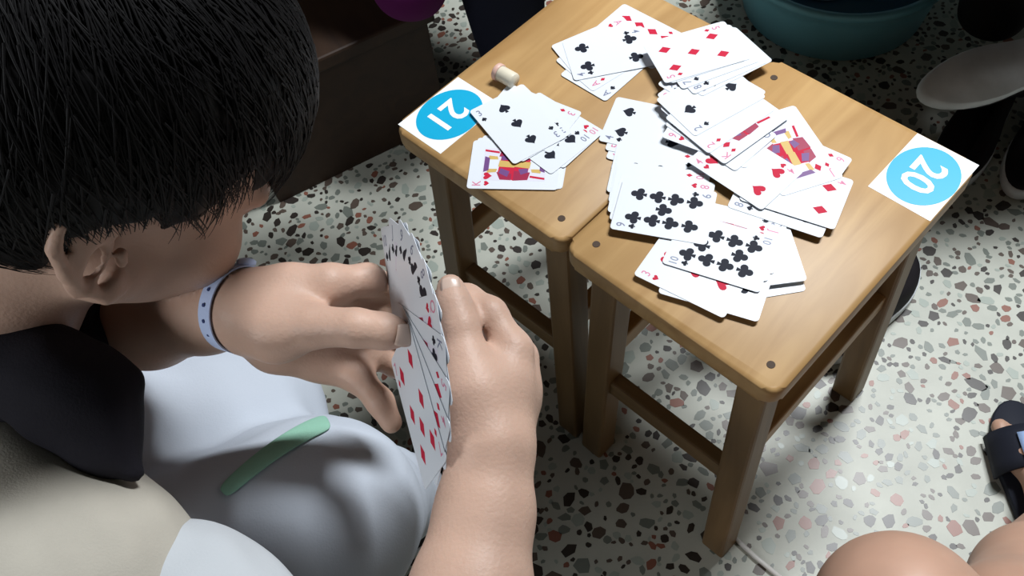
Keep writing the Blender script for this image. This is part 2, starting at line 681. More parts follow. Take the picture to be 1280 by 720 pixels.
def copy_tree(o, parent=None):
    c = o.copy()
    COL.objects.link(c)
    c.parent = parent
    for ch in list(o.children):
        copy_tree(ch, c)
    return c


def place_stool(o, tx, ty, da=0.0):
    x, y = tw(tx, ty)
    o.location = (x, y, 0)
    o.rotation_euler = (0, 0, TYAW + da)


# ---- flat lettering
_txt = {}


def text_mesh(s, size, bold=0.0):
    """flat glyph outlines (centred) as verts, faces"""
    key = (s, size, bold)
    if key not in _txt:
        cu = bpy.data.curves.new('t', 'FONT')
        cu.body = s
        cu.size = size
        cu.offset = bold
        cu.align_x = 'CENTER'
        cu.align_y = 'CENTER'
        cu.resolution_u = 3
        ob = bpy.data.objects.new('t', cu)
        COL.objects.link(ob)
        bpy.context.view_layer.update()
        dg = bpy.context.evaluated_depsgraph_get()
        me = ob.evaluated_get(dg).to_mesh()
        V = [tuple(v.co) for v in me.vertices]
        F = [tuple(p.vertices) for p in me.polygons]
        ob.evaluated_get(dg).to_mesh_clear()
        bpy.data.objects.remove(ob)
        bpy.data.curves.remove(cu)
        if V:
            cx = (min(v[0] for v in V) + max(v[0] for v in V)) / 2
            cy = (min(v[1] for v in V) + max(v[1] for v in V)) / 2
            V = [(v[0] - cx, v[1] - cy) for v in V]
        _txt[key] = (V, F)
    return _txt[key]


stool_a = make_stool('wooden_stool', M['wood'], M['wood_leg_shaded'], M['wood_rail_shaded'])
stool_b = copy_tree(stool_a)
place_stool(stool_a, 0.1175, 0.160, 0.0)
place_stool(stool_b, -0.1175, 0.161, 0.006)
tag(stool_a, 'honey coloured wooden stool nearest the viewer, carrying the 20 sticker', 'stool', 'wooden stools pushed together')
tag(stool_b, 'honey coloured wooden stool carrying the 21 sticker and the small cap', 'stool', 'wooden stools pushed together')


def number_sticker(stool, cx, cy, sx, sy, num):
    z = TOP + 0.0002
    s = bm_obj('number_sticker', box_bm(cx - sx / 2, cx + sx / 2, cy - sy / 2, cy + sy / 2, z - 0.0004, z, 0), M['sticker'], stool)
    s['label'] = 'white square sticker with cyan disc and white number ' + num
    n = 48
    rx, ry = min(0.0345, sx / 2 - 0.0002), 0.0375
    V = [(cx + rx * math.cos(2 * math.pi * k / n), cy + ry * math.sin(2 * math.pi * k / n), z + 0.00012) for k in range(n)]
    mesh_obj('cyan_disc', V, [tuple(range(n))], M['cyan'], s)
    T, F = text_mesh(num, 0.045, 0.0008)
    # letters run towards the front edge and stand up towards the right-hand side
    V = [(cx + v[1] * 0.95, cy - v[0] * 0.95, z + 0.00024) for v in T]
    mesh_obj('number', V, F, M['sticker'], s)


for st_, sgx, sgy in ((stool_a, 1, 1), (stool_b, -1, -1)):
    for c_ in [c for c in st_.children if c.name.startswith('seat_board')]:
        for p_ in list(c_.children):
            if p_.location.x * sgx > 0 and p_.location.y * sgy > 0:
                bpy.data.objects.remove(p_)      # this corner lies under the sticker
number_sticker(stool_a, 0.2025 - 0.1175 - 0.0012, 0.277 - 0.160, 0.063, 0.085, '20')
number_sticker(stool_b, -0.2025 + 0.1175 + 0.002, 0.051 - 0.161, 0.063, 0.087, '21')

# ------------------------------------------------------------------ playing cards
CW, CL, CT = 0.062, 0.088, 0.00030


def pip_polys(suit):
    """outline(s) of a suit mark of height 1, upright, centred"""
    if suit == 'D':
        return [[(0, 0.5), (-0.36, 0), (0, -0.5), (0.36, 0)]]
    if suit == 'H' or suit == 'S':
        pts = []
        for k in range(22):
            t = 2 * math.pi * k / 22
            x = 16 * math.sin(t) ** 3
            y = 13 * math.cos(t) - 5 * math.cos(2 * t) - 2 * math.cos(3 * t) - math.cos(4 * t)
            pts.append((-x / 34.0, y / 32.0 + 0.06))
        if suit == 'H':
            return [pts]
        pts = [(-x * 0.95, -y * 0.9 + 0.06) for x, y in pts]
        return [pts, [(-0.14, -0.5), (0.14, -0.5), (0.03, -0.1), (-0.03, -0.1)]]
    out = []
    for cx, cy in ((0, 0.25), (-0.24, -0.10), (0.24, -0.10)):
        out.append([(cx + 0.235 * math.cos(2 * math.pi * k / 12), cy + 0.235 * math.sin(2 * math.pi * k / 12)) for k in range(12)])
    out.append([(-0.12, 0.1), (-0.12, -0.15), (0.12, -0.15), (0.12, 0.1)])
    out.append([(-0.14, -0.5), (0.14, -0.5), (0.03, -0.1), (-0.03, -0.1)])
    return out


LX, LR = 0.0140, 0.0262
PIPS = {'A': [(0, 0)], '2': [(0, LR), (0, -LR)], '3': [(0, LR), (0, 0), (0, -LR)],
        '4': [(sx * LX, sy * LR) for sx in (-1, 1) for sy in (-1, 1)]}
PIPS['5'] = PIPS['4'] + [(0, 0)]
PIPS['6'] = PIPS['4'] + [(-LX, 0), (LX, 0)]
PIPS['7'] = PIPS['6'] + [(0, LR / 2)]
PIPS['8'] = PIPS['7'] + [(0, -LR / 2)]
_c4 = [(sx * LX, y) for sx in (-1, 1) for y in (LR, LR / 3, -LR / 3, -LR)]
PIPS['9'] = _c4 + [(0, 0)]
PIPS['10'] = _c4 + [(0, LR * 2 / 3), (0, -LR * 2 / 3)]

_cm = {}


def flat_mesh(name, items, mats, idx, z=0.0, lift=0.0):
    V, F, I = [], [], []
    for n, ((pv, pf), k) in enumerate(zip(items, idx)):
        b = len(V)
        V += [(v[0], v[1], z + lift * n) for v in pv]
        F += [tuple(i + b for i in f) for f in pf]
        I += [k] * len(pf)
    me = bpy.data.meshes.new(name)
    me.from_pydata(V, [], F)
    for m in mats:
        me.materials.append(m)
    me.polygons.foreach_set('material_index', np.array(I, dtype=np.int32))
    me.update()
    return me


def card_body():
    if 'body' not in _cm:
        bm = bmesh.new()
        rc, n = 0.0035, 4
        out = []
        for cx, cy, a0 in ((CW / 2 - rc, CL / 2 - rc, 0), (-CW / 2 + rc, CL / 2 - rc, 90), (-CW / 2 + rc, -CL / 2 + rc, 180), (CW / 2 - rc, -CL / 2 + rc, 270)):
            for k in range(n + 1):
                a = math.radians(a0 + 90 * k / n)
                out.append((cx + rc * math.cos(a), cy + rc * math.sin(a)))
        lo = [bm.verts.new((x, y, 0)) for x, y in out]
        up = [bm.verts.new((x, y, CT)) for x, y in out]
        bm.faces.new(up)
        bm.faces.new(lo[::-1])
        for i in range(len(out)):
            j = (i + 1) % len(out)
            bm.faces.new((lo[i], lo[j], up[j], up[i]))
        me = bpy.data.meshes.new('playing_card')
        bm.to_mesh(me)
        bm.free()
        me.materials.append(M['card'])
        _cm['body'] = me
    return _cm['body']


def pip_mesh(suit, size):
    key = ('pip', suit, size)
    if key not in _cm:
        it = [([(a * size, b * size) for a, b in p], [tuple(range(len(p)))]) for p in pip_polys(suit)]
        _cm[key] = flat_mesh('pip', it, [M['red'] if suit in 'DH' else M['black']], [0] * len(it), 0.0, 0.000004)
    return _cm[key]


def index_mesh(rank, suit):
    key = ('index', rank, suit)
    if key not in _cm:
        T, F = text_mesh(rank, 0.0118 if rank != '10' else 0.0105, 0.0001)
        it = [([(v[0] * 0.85, v[1] + 0.005) for v in T], F)]
        ix = [1]
        for p in pip_polys(suit):
            it.append(([(a * 0.0062, b * 0.0062 - 0.005) for a, b in p], [tuple(range(len(p)))]))
            ix.append(0)
        red = suit in 'DH'
        _cm[key] = flat_mesh('corner_index', it, [M['red'] if red else M['black'], M['pink_ink'] if red else M['grey_ink']], ix)
    return _cm[key]


def court_mesh(suit):
    key = ('court', suit)
    if key not in _cm:
        fields = [((-0.0205, -0.031), (0.0205, -0.031), (0.0205, 0.031), (-0.0205, 0.031), 5),
                  ((-0.0205, 0.0), (0.0205, 0.0), (0.016, 0.013), (-0.012, 0.016), 0),
                  ((-0.020, 0.002), (-0.012, 0.002), (-0.010, 0.017), (-0.0195, 0.013), 3),
                  ((0.008, 0.000), (0.0205, 0.000), (0.0195, 0.014), (0.010, 0.016), 3),
                  ((-0.004, 0.000), (0.003, 0.000), (0.005, 0.015), (-0.003, 0.016), 2),
                  ((-0.016, 0.006), (-0.009, 0.004), (-0.005, 0.013), (-0.011, 0.015), 1),
                  ((0.006, 0.004), (0.013, 0.007), (0.010, 0.014), (0.005, 0.013), 1),
                  ((-0.006, 0.016), (0.006, 0.016), (0.007, 0.025), (-0.007, 0.025), 4),
                  ((-0.010, 0.0175), (-0.006, 0.0165), (-0.006, 0.027), (-0.011, 0.026), 2),
                  ((0.006, 0.0165), (0.010, 0.0175), (0.011, 0.026), (0.006, 0.027), 2),
                  ((-0.008, 0.0250), (0.008, 0.0250), (0.010, 0.0300), (-0.010, 0.0300), 1),
                  ((0.014, 0.016), (0.0165, 0.016), (0.019, 0.0305), (0.0165, 0.0305), 0)]
        it, ix = [], []
        for n, fl_ in enumerate(fields):
            for sg in ((1,) if n == 0 else (1, -1)):
                it.append(([(sg * a, sg * b) for a, b in fl_[:4]], [(0, 1, 2, 3)]))
                ix.append(fl_[4])
        _cm[key] = flat_mesh('court_picture', it, [M['red'] if suit in 'DH' else M['violet'], M['violet'], M['gold'], M['crimson'], M['card'], M['court_ground']], ix, 0.0, 0.000004)
    return _cm[key]


M['court_ground'] = mat('print_pale_lilac', (0.72, 0.70, 0.80), 0.4)
RN = {'A': 'ace', '2': 'two', '3': 'three', '4': 'four', '5': 'five', '6': 'six', '7': 'seven', '8': 'eight', '9': 'nine',
      '10': 'ten', 'J': 'jack', 'Q': 'queen', 'K': 'king'}
SN = {'D': 'diamonds', 'H': 'hearts', 'S': 'spades', 'C': 'clubs'}


def make_card(code, label, group):
    rank, suit = code[:-1], code[-1]
    o = mesh_obj('playing_card', None, None, None, data=card_body())
    z = CT + 0.00005

    def put(nm, me, x, y, flip, dz=0.0):
        c = mesh_obj(nm, None, None, None, o, data=me)
        c.location = (x, y, z + dz)
        c.rotation_euler = (0, 0, math.pi if flip else 0)
    if rank in PIPS:
        size = 0.020 if rank == 'A' else (0.0152 if suit == 'C' else 0.0138)
        for x, y in PIPS[rank]:
            put('pip', pip_mesh(suit, size), x, y, y < -1e-6)
    else:
        put('court_picture', court_mesh(suit), 0, 0, False)
        for sg in (1, -1):
            put('pip', pip_mesh(suit, 0.0095), -sg * 0.0150, sg * 0.0250, sg < 0, 0.00014)
    for sg in (1, -1):
        put('corner_index', index_mesh(rank, suit), -sg * (CW / 2 - 0.0068), sg * (CL / 2 - 0.0139), sg < 0)
    tag(o, label, 'card', group)
    return o


CARDS = [
    ('9D', -0.1242, 0.2594, 0.019, 'whose four diamonds line the far edge of the table'),
    ('AS', -0.1186, 0.2075, 1.579, 'lowest in the fan under the four of clubs'),
    ('AD', -0.1296, 0.2143, 1.407, 'in the middle of the fan under the four of clubs'),
    ('AH', -0.1417, 0.2200, 1.234, 'directly under the four of clubs'),
    ('4C', -0.1301, 0.2188, 0.943, 'on top of the far fan beside the small cap'),
    ('5S', -0.0983, 0.0514, 0.602, 'lowest under the king of hearts, only edges showing'),
    ('6C', -0.0997, 0.0472, 0.639, 'directly under the king of hearts, only edges showing'),
    ('KH', -0.1004, 0.0435, 0.673, 'half covered by the three of spades'),
    ('10H', -0.1044, 0.1001, -3.127, 'at the right end of the fan under the three of spades'),
    ('10S', -0.1062, 0.0896, 3.088, 'over the ten of hearts beside the king of hearts'),
    ('3D', -0.1315, 0.0974, -2.943, 'fanned under the three of spades'),
    ('3C', -0.1325, 0.0884, -0.202, 'directly under the three of spades'),
    ('3S', -0.1340, 0.0830, -0.259, 'on top of the fan covering the number 21 sticker'),
    ('8D', 0.0087, 0.1416, 0.438, 'lowest of the stack under the four of spades'),
    ('7H', 0.0033, 0.1444, 0.391, 'fanned two below the five of hearts'),
    ('6H', -0.0087, 0.1514, 0.387, 'fanned just below the five of hearts'),
    ('5H', -0.0180, 0.1599, 0.430, 'directly under the four of spades'),
    ('4S', -0.0294, 0.1640, 0.406, 'on top of the stack in the middle of the stools'),
    ('7D', 0.0128, 0.1230, 0.536, 'lowest of the stack behind the nine of clubs'),
    ('6S', 0.0214, 0.1148, 0.555, 'in the stack behind the nine of clubs'),
    ('10D', 0.0293, 0.1049, 0.541, 'in the stack under the eight of hearts'),
    ('8H', 0.0388, 0.0979, 0.493, 'directly under the nine of clubs'),
    ('2H', 0.1414, 0.0866, -2.237, 'poking out to the right under the ten of clubs'),
    ('AC', 0.1365, 0.0955, -2.278, 'slanting out under the queen of spades'),
    ('2C', 0.1298, 0.0600, 0.364, 'nearest to the front edge of the stools'),
    ('3H', 0.1098, 0.0541, 0.167, 'under the ten of clubs near the front edge'),
    ('QS', 0.1111, 0.1057, 0.402, 'in the front stack under the jack of hearts'),
    ('JH', 0.1121, 0.0972, 0.373, 'directly under the ten of clubs'),
    ('10C', 0.1142, 0.0851, 0.338, 'on top of the front stack'),
    ('9C', 0.0479, 0.0883, 0.489, 'overlapping the ten of clubs'),
    ('8S', 0.1223, 0.1707, 0.283, 'lowest of the right-hand fan, one corner showing'),
    ('QH', 0.0868, 0.2238, 2.644, 'in the right-hand fan under the jack of diamonds'),
    ('6D', 0.1035, 0.2120, -3.024, 'in the right-hand fan above the four of diamonds'),
    ('4D', 0.1255, 0.1838, -2.848, 'at the right end of the right-hand fan'),
    ('JD', 0.0961, 0.2170, -0.497, 'showing its red and violet figure in the right-hand fan'),
    ('4H', 0.0731, 0.1765, 3.099, 'on top of the right-hand fan'),
    ('9H', 0.0265, 0.1956, 0.216, 'lowest of the heap in the middle, its corner showing'),
    ('QC', 0.0284, 0.1986, -0.056, 'in the middle heap under the king of spades'),
    ('KS', 0.0143, 0.2068, -0.174, 'in the middle heap under the queen of diamonds'),
    ('QD', -0.0006, 0.2212, -0.118, 'in the middle heap with a strip of its figure showing'),
    ('JS', -0.0115, 0.2370, -0.033, 'in the middle heap with its corner under the five of diamonds'),
    ('KD', 0.0339, 0.2122, -1.708, 'in the middle heap, lowest of three under the two of spades'),
    ('2D', 0.0165, 0.2139, -1.740, 'just under the two of spades'),
    ('2S', -0.0029, 0.2243, -1.816, 'sticking out under the far diamond fan'),
    ('9S', -0.0282, 0.2710, 1.288, 'lowest in the fan under the five of diamonds'),
    ('8C', -0.0325, 0.2688, 1.226, 'fanned above the nine of spades'),
    ('7S', -0.0413, 0.2680, 1.151, 'fanned between the six and eight of clubs'),
    ('7C', -0.0517, 0.2676, 1.092, 'directly under the five of diamonds'),
    ('5D', -0.0546, 0.2638, 1.067, 'on top of the far fan at the joint of the stools'),
]


def rect(x, y, a, l=CL, w=CW):
    d = (math.cos(a), math.sin(a))
    e = (-d[1], d[0])
    return [(x + sx * d[0] * l / 2 + sy * e[0] * w / 2, y + sx * d[1] * l / 2 + sy * e[1] * w / 2)
            for sx, sy in ((1, 1), (-1, 1), (-1, -1), (1, -1))]


def overlap(p, q):
    for A, B in ((p, q), (q, p)):
        for i in range(4):
            n = (A[(i + 1) % 4][1] - A[i][1], A[i][0] - A[(i + 1) % 4][0])
            pa = [a[0] * n[0] + a[1] * n[1] for a in A]
            pb = [b[0] * n[0] + b[1] * n[1] for b in B]
            if max(pa) <= min(pb) or max(pb) <= min(pa):
                return False
    return True


placed = []
STEP = 0.00044
for code, x, y, a, note in CARDS:
    rc = rect(x, y, a)
    lvl = 0
    for r2, l2 in placed:
        if overlap(rc, r2):
            lvl = max(lvl, l2 + 1)
    placed.append((rc, lvl))
    o = make_card(code, '%s of %s %s' % (RN[code[:-1]], SN[code[-1]], note), 'playing cards thrown on the stools')
    X, Y = tw(x, y)
    o.location = (X, Y, TOP + 0.0004 + STEP * lvl)
    o.rotation_euler = (0, 0, TYAW + a - math.pi / 2)

# small cap on the far stool
cp = empty('small_cap', (*tw(-0.186, 0.121), TOP + 0.0082))
cp.rotation_euler = (0, 0, TYAW + 0.05)
V, F = lathe([(0.0001, -0.012), (0.0072, -0.012), (0.0082, -0.0105), (0.0082, 0.0105), (0.0076, 0.012), (0.0001, 0.012)], 28)
mesh_obj('barrel', [(z, x, y) for x, y, z in V], F, M['cream'], cp, True)
V, F = lathe([(0.0001, 0.0006), (0.0088, 0.0006), (0.0094, 0.0), (0.0094, -0.0045), (0.0086, -0.005)], 28)
mesh_obj('end_disc', [(-z - 0.0125, x, y) for x, y, z in V], F, M['pink'], cp, True)
tag(cp, 'small cream capsule with a pink end lying beside the 21 sticker', 'cap')

# ------------------------------------------------------------------ the boy holding a hand of cards
def unit(v):
    v = np.asarray(v, float)
    return v / np.linalg.norm(v)


HU = unit(0.475 * CR + 0.677 * CU - 0.563 * CF)
_fw = 0.745 * CR + 0.030 * CU + 0.665 * CF
HF = unit(_fw - HU * (_fw @ HU))
HR = np.cross(HF, HU)
HAX = np.array([HR, HF, HU])
HS = 1.055
EAR = at(113, 327, 0.506)
HC = EAR - 0.080 * HS * HR + 0.014 * HS * HF


def HL(x, y, z, s=1.055):
    return HC + s * (x * HR + y * HF + z * HU)


def add_head(F_, pt, ax, neck_end, neck_r=0.055):
    e = lambda p, r, k=0.02, sub=False: F_.ell(pt(*p), r, ax, k, sub)
    c = lambda p, r, q, t, k=0.015: F_.cone(pt(*p), r, pt(*q), t, k)
    e((0, -0.012, 0.045), (0.075, 0.097, 0.088), 0)
    e((0, 0.038, -0.010), (0.060, 0.054, 0.076), 0.03)
    e((0, 0.048, 0.048), (0.064, 0.046, 0.055), 0.03)
    for s in (-1, 1):
        c((s * 0.056, 0.008, -0.032), 0.020, (s * 0.022, 0.060, -0.070), 0.014, 0.03)
        e((s * 0.045, 0.060, -0.024), (0.023, 0.025, 0.024), 0.03)
        c((s * 0.014, 0.096, 0.021), 0.007, (s * 0.045, 0.084, 0.019), 0.007, 0.015)
        e((s * 0.031, 0.104, 0.002), (0.016, 0.012, 0.010), 0.012, True)
        c((s * 0.006, 0.101, -0.025), 0.007, (s * 0.011, 0.097, -0.026), 0.006, 0.008)
    c((0, 0.066, -0.074), 0.013, (0, 0.069, -0.072), 0.012, 0.03)
    c((0, 0.092, 0.012), 0.008, (0, 0.107, -0.020), 0.0095, 0.012)
    c((-0.018, 0.085, -0.048), 0.006, (0.018, 0.085, -0.048), 0.006, 0.012)
    F_.cone(pt(0, -0.022, -0.03), neck_r, neck_end, neck_r + 0.006, 0.03)
    # ears
    for s in (-1, 1):
        al = math.radians(26)

        def ep(b, a, o=0.0):
            return pt(s * (0.0735 + b * math.sin(al) + o), -0.002 - 1.08 * b * math.cos(al) - a * 0.42, 0.003 + a * 1.08)
        curve = [(-0.002, 0.012), (0.003, 0.026), (0.013, 0.032), (0.024, 0.027), (0.030, 0.013), (0.028, -0.004),
                 (0.020, -0.018), (0.010, -0.029), (0.001, -0.027)]
        ex = np.array([unit(ep(0.01, 0) - ep(0, 0)), unit(ep(0, 0.01) - ep(0, 0)), [0, 0, 0]])
        ex[2] = np.cross(ex[0], ex[1])
        F_.ell(ep(0.013, 0.002), (0.016, 0.028, 0.0042), ex, 0.004)
        for (p, q) in zip(curve[:-1], curve[1:]):
            F_.cone(ep(*p, 0.0015), 0.0042, ep(*q, 0.0015), 0.0042, 0.0025)
        F_.cone(ep(0.019, 0.017, 0.001), 0.0035, ep(0.018, -0.011, 0.001), 0.0035, 0.003)
        F_.ell(ep(0.0095, -0.004, 0.007), (0.0080, 0.0125, 0.0110), ex, 0.003, True)
        F_.ell(ep(0.006, -0.024, 0.001), (0.008, 0.009, 0.005), ex, 0.004)
        F_.cone(ep(-0.004, -0.003, 0.002), 0.0038, ep(-0.003, -0.009, 0.002), 0.0038, 0.004)


S_R = at(72, 742, 0.585)
S_L = np.array([-0.47, 0.53, 0.635])
E_R = at(530, 985, 0.515)
W_R = at(613, 562, 0.560)
E_L = at(85, 422, 0.755)
W_L = at(304, 387, 0.608)
NB = np.array([-0.395, 0.375, 0.600])
PV = np.array([-0.58, 0.22, 0.535])

boy = empty('person', (PV[0], PV[1], 0.0))
ORG = np.array([PV[0], PV[1], 0.0])

B = Field((-0.74, -0.06, 0.36), (0.06, 0.68, 0.90), 0.0023)
# trunk under the clothes
B.cone(PV, 0.08, NB, 0.060, 0.02)
B.cone(NB, 0.048, S_R, 0.042, 0.02)
B.cone(NB, 0.048, S_L, 0.042, 0.02)
add_head(B, HL, HAX, NB + np.array([0.02, 0.0, 0.01]))
# right arm and hand
B.chain([(S_R, 0.042), (E_R, 0.037)], 0.02)
B.chain([(E_R, 0.037), (at(588, 745, 0.535), 0.0335), (at(606, 640, 0.552), 0.0270), (W_R, 0.0235)], 0.015)


def ch(F_, pts, k=0.006):
    F_.chain([(at(u, v, d), r) for (u, v, d, r) in pts], k)


ch(B, [(616, 562, .562, .0205), (630, 485, .575, .0160), (641, 438, .582, .0122)], .014)
ch(B, [(618, 562, .572, .0200), (640, 490, .596, .0160), (648, 447, .603, .0122)], .014)
ch(B, [(616, 562, .578, .0190), (640, 500, .615, .0150), (650, 464, .624, .0118)], .014)
ch(B, [(610, 562, .578, .0180), (630, 512, .628, .0135), (642, 488, .640, .0108)], .014)
ch(B, [(606, 545, .560, .0195), (590, 490, .562, .0160), (582, 452, .566, .0128)], .016)
# fingers of the right hand: index, middle, ring, little, thumb
ch(B, [(641, 438, .582, .0116), (613, 392, .590, .0100), (585, 373, .599, .0086), (566, 366, .606, .0074)])
ch(B, [(648, 447, .603, .0116), (622, 407, .620, .0098), (592, 407, .632, .0086), (580, 427, .634, .0075)])
ch(B, [(650, 464, .624, .0112), (624, 432, .643, .0094), (596, 438, .654, .0083), (588, 460, .652, .0073)])
ch(B, [(642, 488, .640, .0102), (620, 464, .658, .0085), (598, 470, .666, .0076), (594, 490, .662, .0067)])
ch(B, [(584, 460, .566, .0128), (576, 408, .572, .0102), (567, 380, .577, .0096), (563, 359, .580, .0084)], .008)
# left arm and hand, kept clear of the chin
B.chain([(S_L, 0.042), (E_L, 0.037)], 0.02)
BH = B.v.copy()
B.v[:] = 0.2
B.chain([(E_L, 0.037), (at(190, 403, 0.682), 0.0320), (at(258, 391, 0.636), 0.0262), (W_L, 0.0240)], 0.012)
ch(B, [(316, 378, .608, .0195), (360, 366, .605, .0165), (412, 355, .600, .0132)], .014)
ch(B, [(316, 388, .613, .0195), (360, 391, .617, .0165), (415, 386, .618, .0130)], .014)
ch(B, [(316, 396, .616, .0185), (355, 415, .628, .0160), (408, 416, .638, .0125)], .014)
ch(B, [(316, 400, .615, .0170), (345, 430, .632, .0150), (395, 443, .642, .0118)], .014)
ch(B, [(318, 398, .602, .0190), (346, 412, .590, .0180), (392, 408, .578, .0140)], .016)
# fingers of the left hand: thumb, index, middle, ring, little
ch(B, [(392, 408, .577, .0132), (446, 410, .566, .0118), (464, 412, .566, .0104), (480, 414, .566, .0110), (494, 416, .569, .0096)], .004)
ch(B, [(412, 355, .600, .0120), (460, 350, .613, .0104), (490, 362, .634, .0090), (508, 376, .648, .0078)])
ch(B, [(415, 386, .618, .0120), (468, 386, .634, .0104), (498, 402, .655, .0090), (514, 416, .666, .0078)])
ch(B, [(408, 416, .638, .0116), (462, 440, .650, .0100), (494, 455, .664, .0088), (510, 466, .672, .0078)])
ch(B, [(395, 443, .642, .0108), (448, 472, .636, .0096), (475, 502, .630, .0088), (489, 528, .628, .0076)])
ch(B, [(345, 430, .632, .0150), (400, 448, .642, .0130), (442, 462, .646, .0110)], .012)
B.v = np.minimum(B.v, BH)
del BH
body = B.obj('body', M['skin'], boy, 2, ORG)
del B


def nail(u, v, d, r, du, dv, dd, w, l, side=0.0, nm='fingernail'):
    """a thin curved nail plate on the finger top; r is the finger radius, (du,dv,dd) points to the finger tip"""
    c = at(u, v, d)
    t = unit(at(u + du, v + dv, d + dd) - c)
    n = unit(np.array([0, 0, CAMZ]) - c)
    n = unit(n - t * (n @ t))
    s = np.cross(t, n)
    n = unit(n + side * s)
    s = np.cross(t, n)
    c = c + n * (r + 0.0007)
    V, F = [], []
    nx, ny = 9, 7
    for i in range(nx):
        for j in range(ny):
            a = (i / (nx - 1) - 0.5) * 2
            b = (j / (ny - 1) - 0.5) * 2
            ww = w * (1 - 0.12 * b * b)
            V.append(c + s * (a * ww) + t * (b * l * (1 - 0.12 * a * a)) - n * (0.28 * w * a * a + 0.0004 * b * b) - ORG)
    for i in range(nx - 1):
        for j in range(ny - 1):
            F.append((i * ny + j, (i + 1) * ny + j, (i + 1) * ny + j + 1, i * ny + j + 1))
    o = mesh_obj(nm, V, F, M['nail'], boy, True)
    md = o.modifiers.new('thick', 'SOLIDIFY')
    md.thickness = 0.0006
    return o


nail(493, 416, .569, .0116, 10, 1, 0.004, .0070, .0064, 0.1)
nail(564, 364, .579, .0086, -1, -10, 0.002, .0060, .0060)

# eyes and brows
for s in (-1, 1):
    V, F = lathe([(0.0105 * math.sin(math.pi * k / 12) + 1e-5, 0.0105 * math.cos(math.pi * k / 12)) for k in range(13)], 20)
    o = mesh_obj('eye', [tuple(HL(s * 0.031, 0.0795, 0.001) + np.array(v) - ORG) for v in V], F, M['card'], boy, True)
    V, F = tube([HL(s * x, y, z) - ORG for x, y, z in ((0.014, 0.104, 0.024), (0.028, 0.101, 0.029), (0.044, 0.090, 0.026))], [0.0022, 0.003, 0.0015], 8)
    mesh_obj('eyebrow', V, F, M['hair'], boy, True)

# hair: a cropped cap with a fringe and many single strands over it
HFld = Field(HC - 0.22, HC + 0.22, 0.0032)
HSZ = HS * np.array([0.090, 0.124, 0.106])
HCEN = (0, -0.010, 0.052)
HFld.ell(HL(*HCEN), HSZ, HAX)
HFld.ell(HL(0, 0.128, -0.024), (0.100, 0.073, 0.096), HAX, 0.010, True)
for s in (-1, 1):
    HFld.ell(HL(s * 0.098, 0.014, -0.044), (0.055, 0.066, 0.088), HAX, 0.008, True)
    HFld.ell(HL(s * 0.096, 0.082, 0.026), (0.048, 0.052, 0.054), HAX, 0.010, True)
    HFld.cone(HL(s * 0.073, 0.024, 0.045), 0.009, HL(s * 0.072, 0.022, 0.016), 0.004, 0.01)
HFld.ell(HL(0, -0.06, -0.125), (0.11, 0.10, 0.085), HAX, 0.012, True)
HFld.wrinkle(0.0014, 130, 5)
vals = HFld.v.copy()


def hair_val(p):
    i = np.clip(((p - HFld.lo) / HFld.h).astype(int), 0, np.array(vals.shape) - 1)
    return vals[tuple(i)]


HFld.obj('hair', M['hair'], boy, 1, ORG)
V, F = [], []
R = random.Random(11)
crown = np.array([0.0, -0.055, 0.158])
for n in range(7000):
    ph = R.uniform(0, 2 * math.pi)
    t0 = R.uniform(0.05, 1.75)
    ln = R.uniform(0.35, 0.75)
    off = R.uniform(-0.001, 0.0035)
    sw = R.uniform(-0.22, 0.22)
    over = R.choice((0, 0, 1, 2)) if math.sin(ph) > 0.35 else 0
    pts = []
    for k in range(9):
        t = t0 + ln * k / 8
        p2 = ph + sw * k / 8
        # direction from the crown pole, pole tilted backwards
        d = np.array([math.sin(t) * math.cos(p2), math.sin(t) * math.sin(p2), math.cos(t)])
        a = 0.42
        d = np.array([d[0], d[1] * math.cos(a) - d[2] * math.sin(a), d[1] * math.sin(a) + d[2] * math.cos(a)])
        q = HC + HAX.T @ (np.array(HCEN) * HS + d * (HSZ + off))
        if hair_val(q) > 0.0085:
            over -= 1
            if over < 0:
                break
        pts.append(q - ORG)
    if len(pts) < 3:
        continue
    m_ = len(pts)
    base = len(V)
    for k, p in enumerate(pts):
        tg = unit(pts[min(k + 1, m_ - 1)] - pts[max(k - 1, 0)])
        out = unit(p + ORG - HC)
        sd = unit(np.cross(tg, out))
        w = 0.0007 * (1 - 0.8 * k / (m_ - 1))
        V += [p + sd * w, p + out * w * 1.2, p - sd * w]
    for k in range(m_ - 1):
        b = base + 3 * k
        F += [(b, b + 1, b + 4, b + 3), (b + 1, b + 2, b + 5, b + 4)]
hs = mesh_obj('hair_strands', V, F, M['hair'], boy, True)
tag(hs, kind='stuff')

# clothes
T = Field((-0.80, -0.10, 0.36), (-0.05, 0.76, 0.78), 0.0036)
T.cone(PV, 0.118, NB + np.array([-0.035, -0.015, -0.055]), 0.105, 0.05)
T.cone(NB + np.array([-0.035, -0.015, -0.040]), 0.082, S_R, 0.076, 0.04)
T.cone(NB + np.array([-0.035, 0, -0.030]), 0.082, S_L, 0.078, 0.04)
d_up = unit(E_R - S_R)
T.cone(S_R, 0.078, at(100, 762, 0.575), 0.080, 0.02)
T.wrinkle(0.0016, 60, 3)
T.obj('vest', M['beige'], boy, 2, ORG)
T = Field((-0.70, -0.12, 0.36), (0.0, 0.76, 0.78), 0.0036)
SL1 = at(236, 775, 0.585)
T.cone(S_R, 0.064, SL1, 0.053, 0.02)
T.cone(SL1, 0.052, S_R + d_up * 0.175, 0.056, 0.03)
d_ul = unit(E_L - S_L)
T.cone(S_L, 0.070, S_L + d_ul * 0.12, 0.060, 0.02)
T.cone(S_R, 0.05, S_L, 0.05, 0.03)
T.wrinkle(0.0016, 75, 9)
T.obj('shirt', M['white_cloth'], boy, 2, ORG)
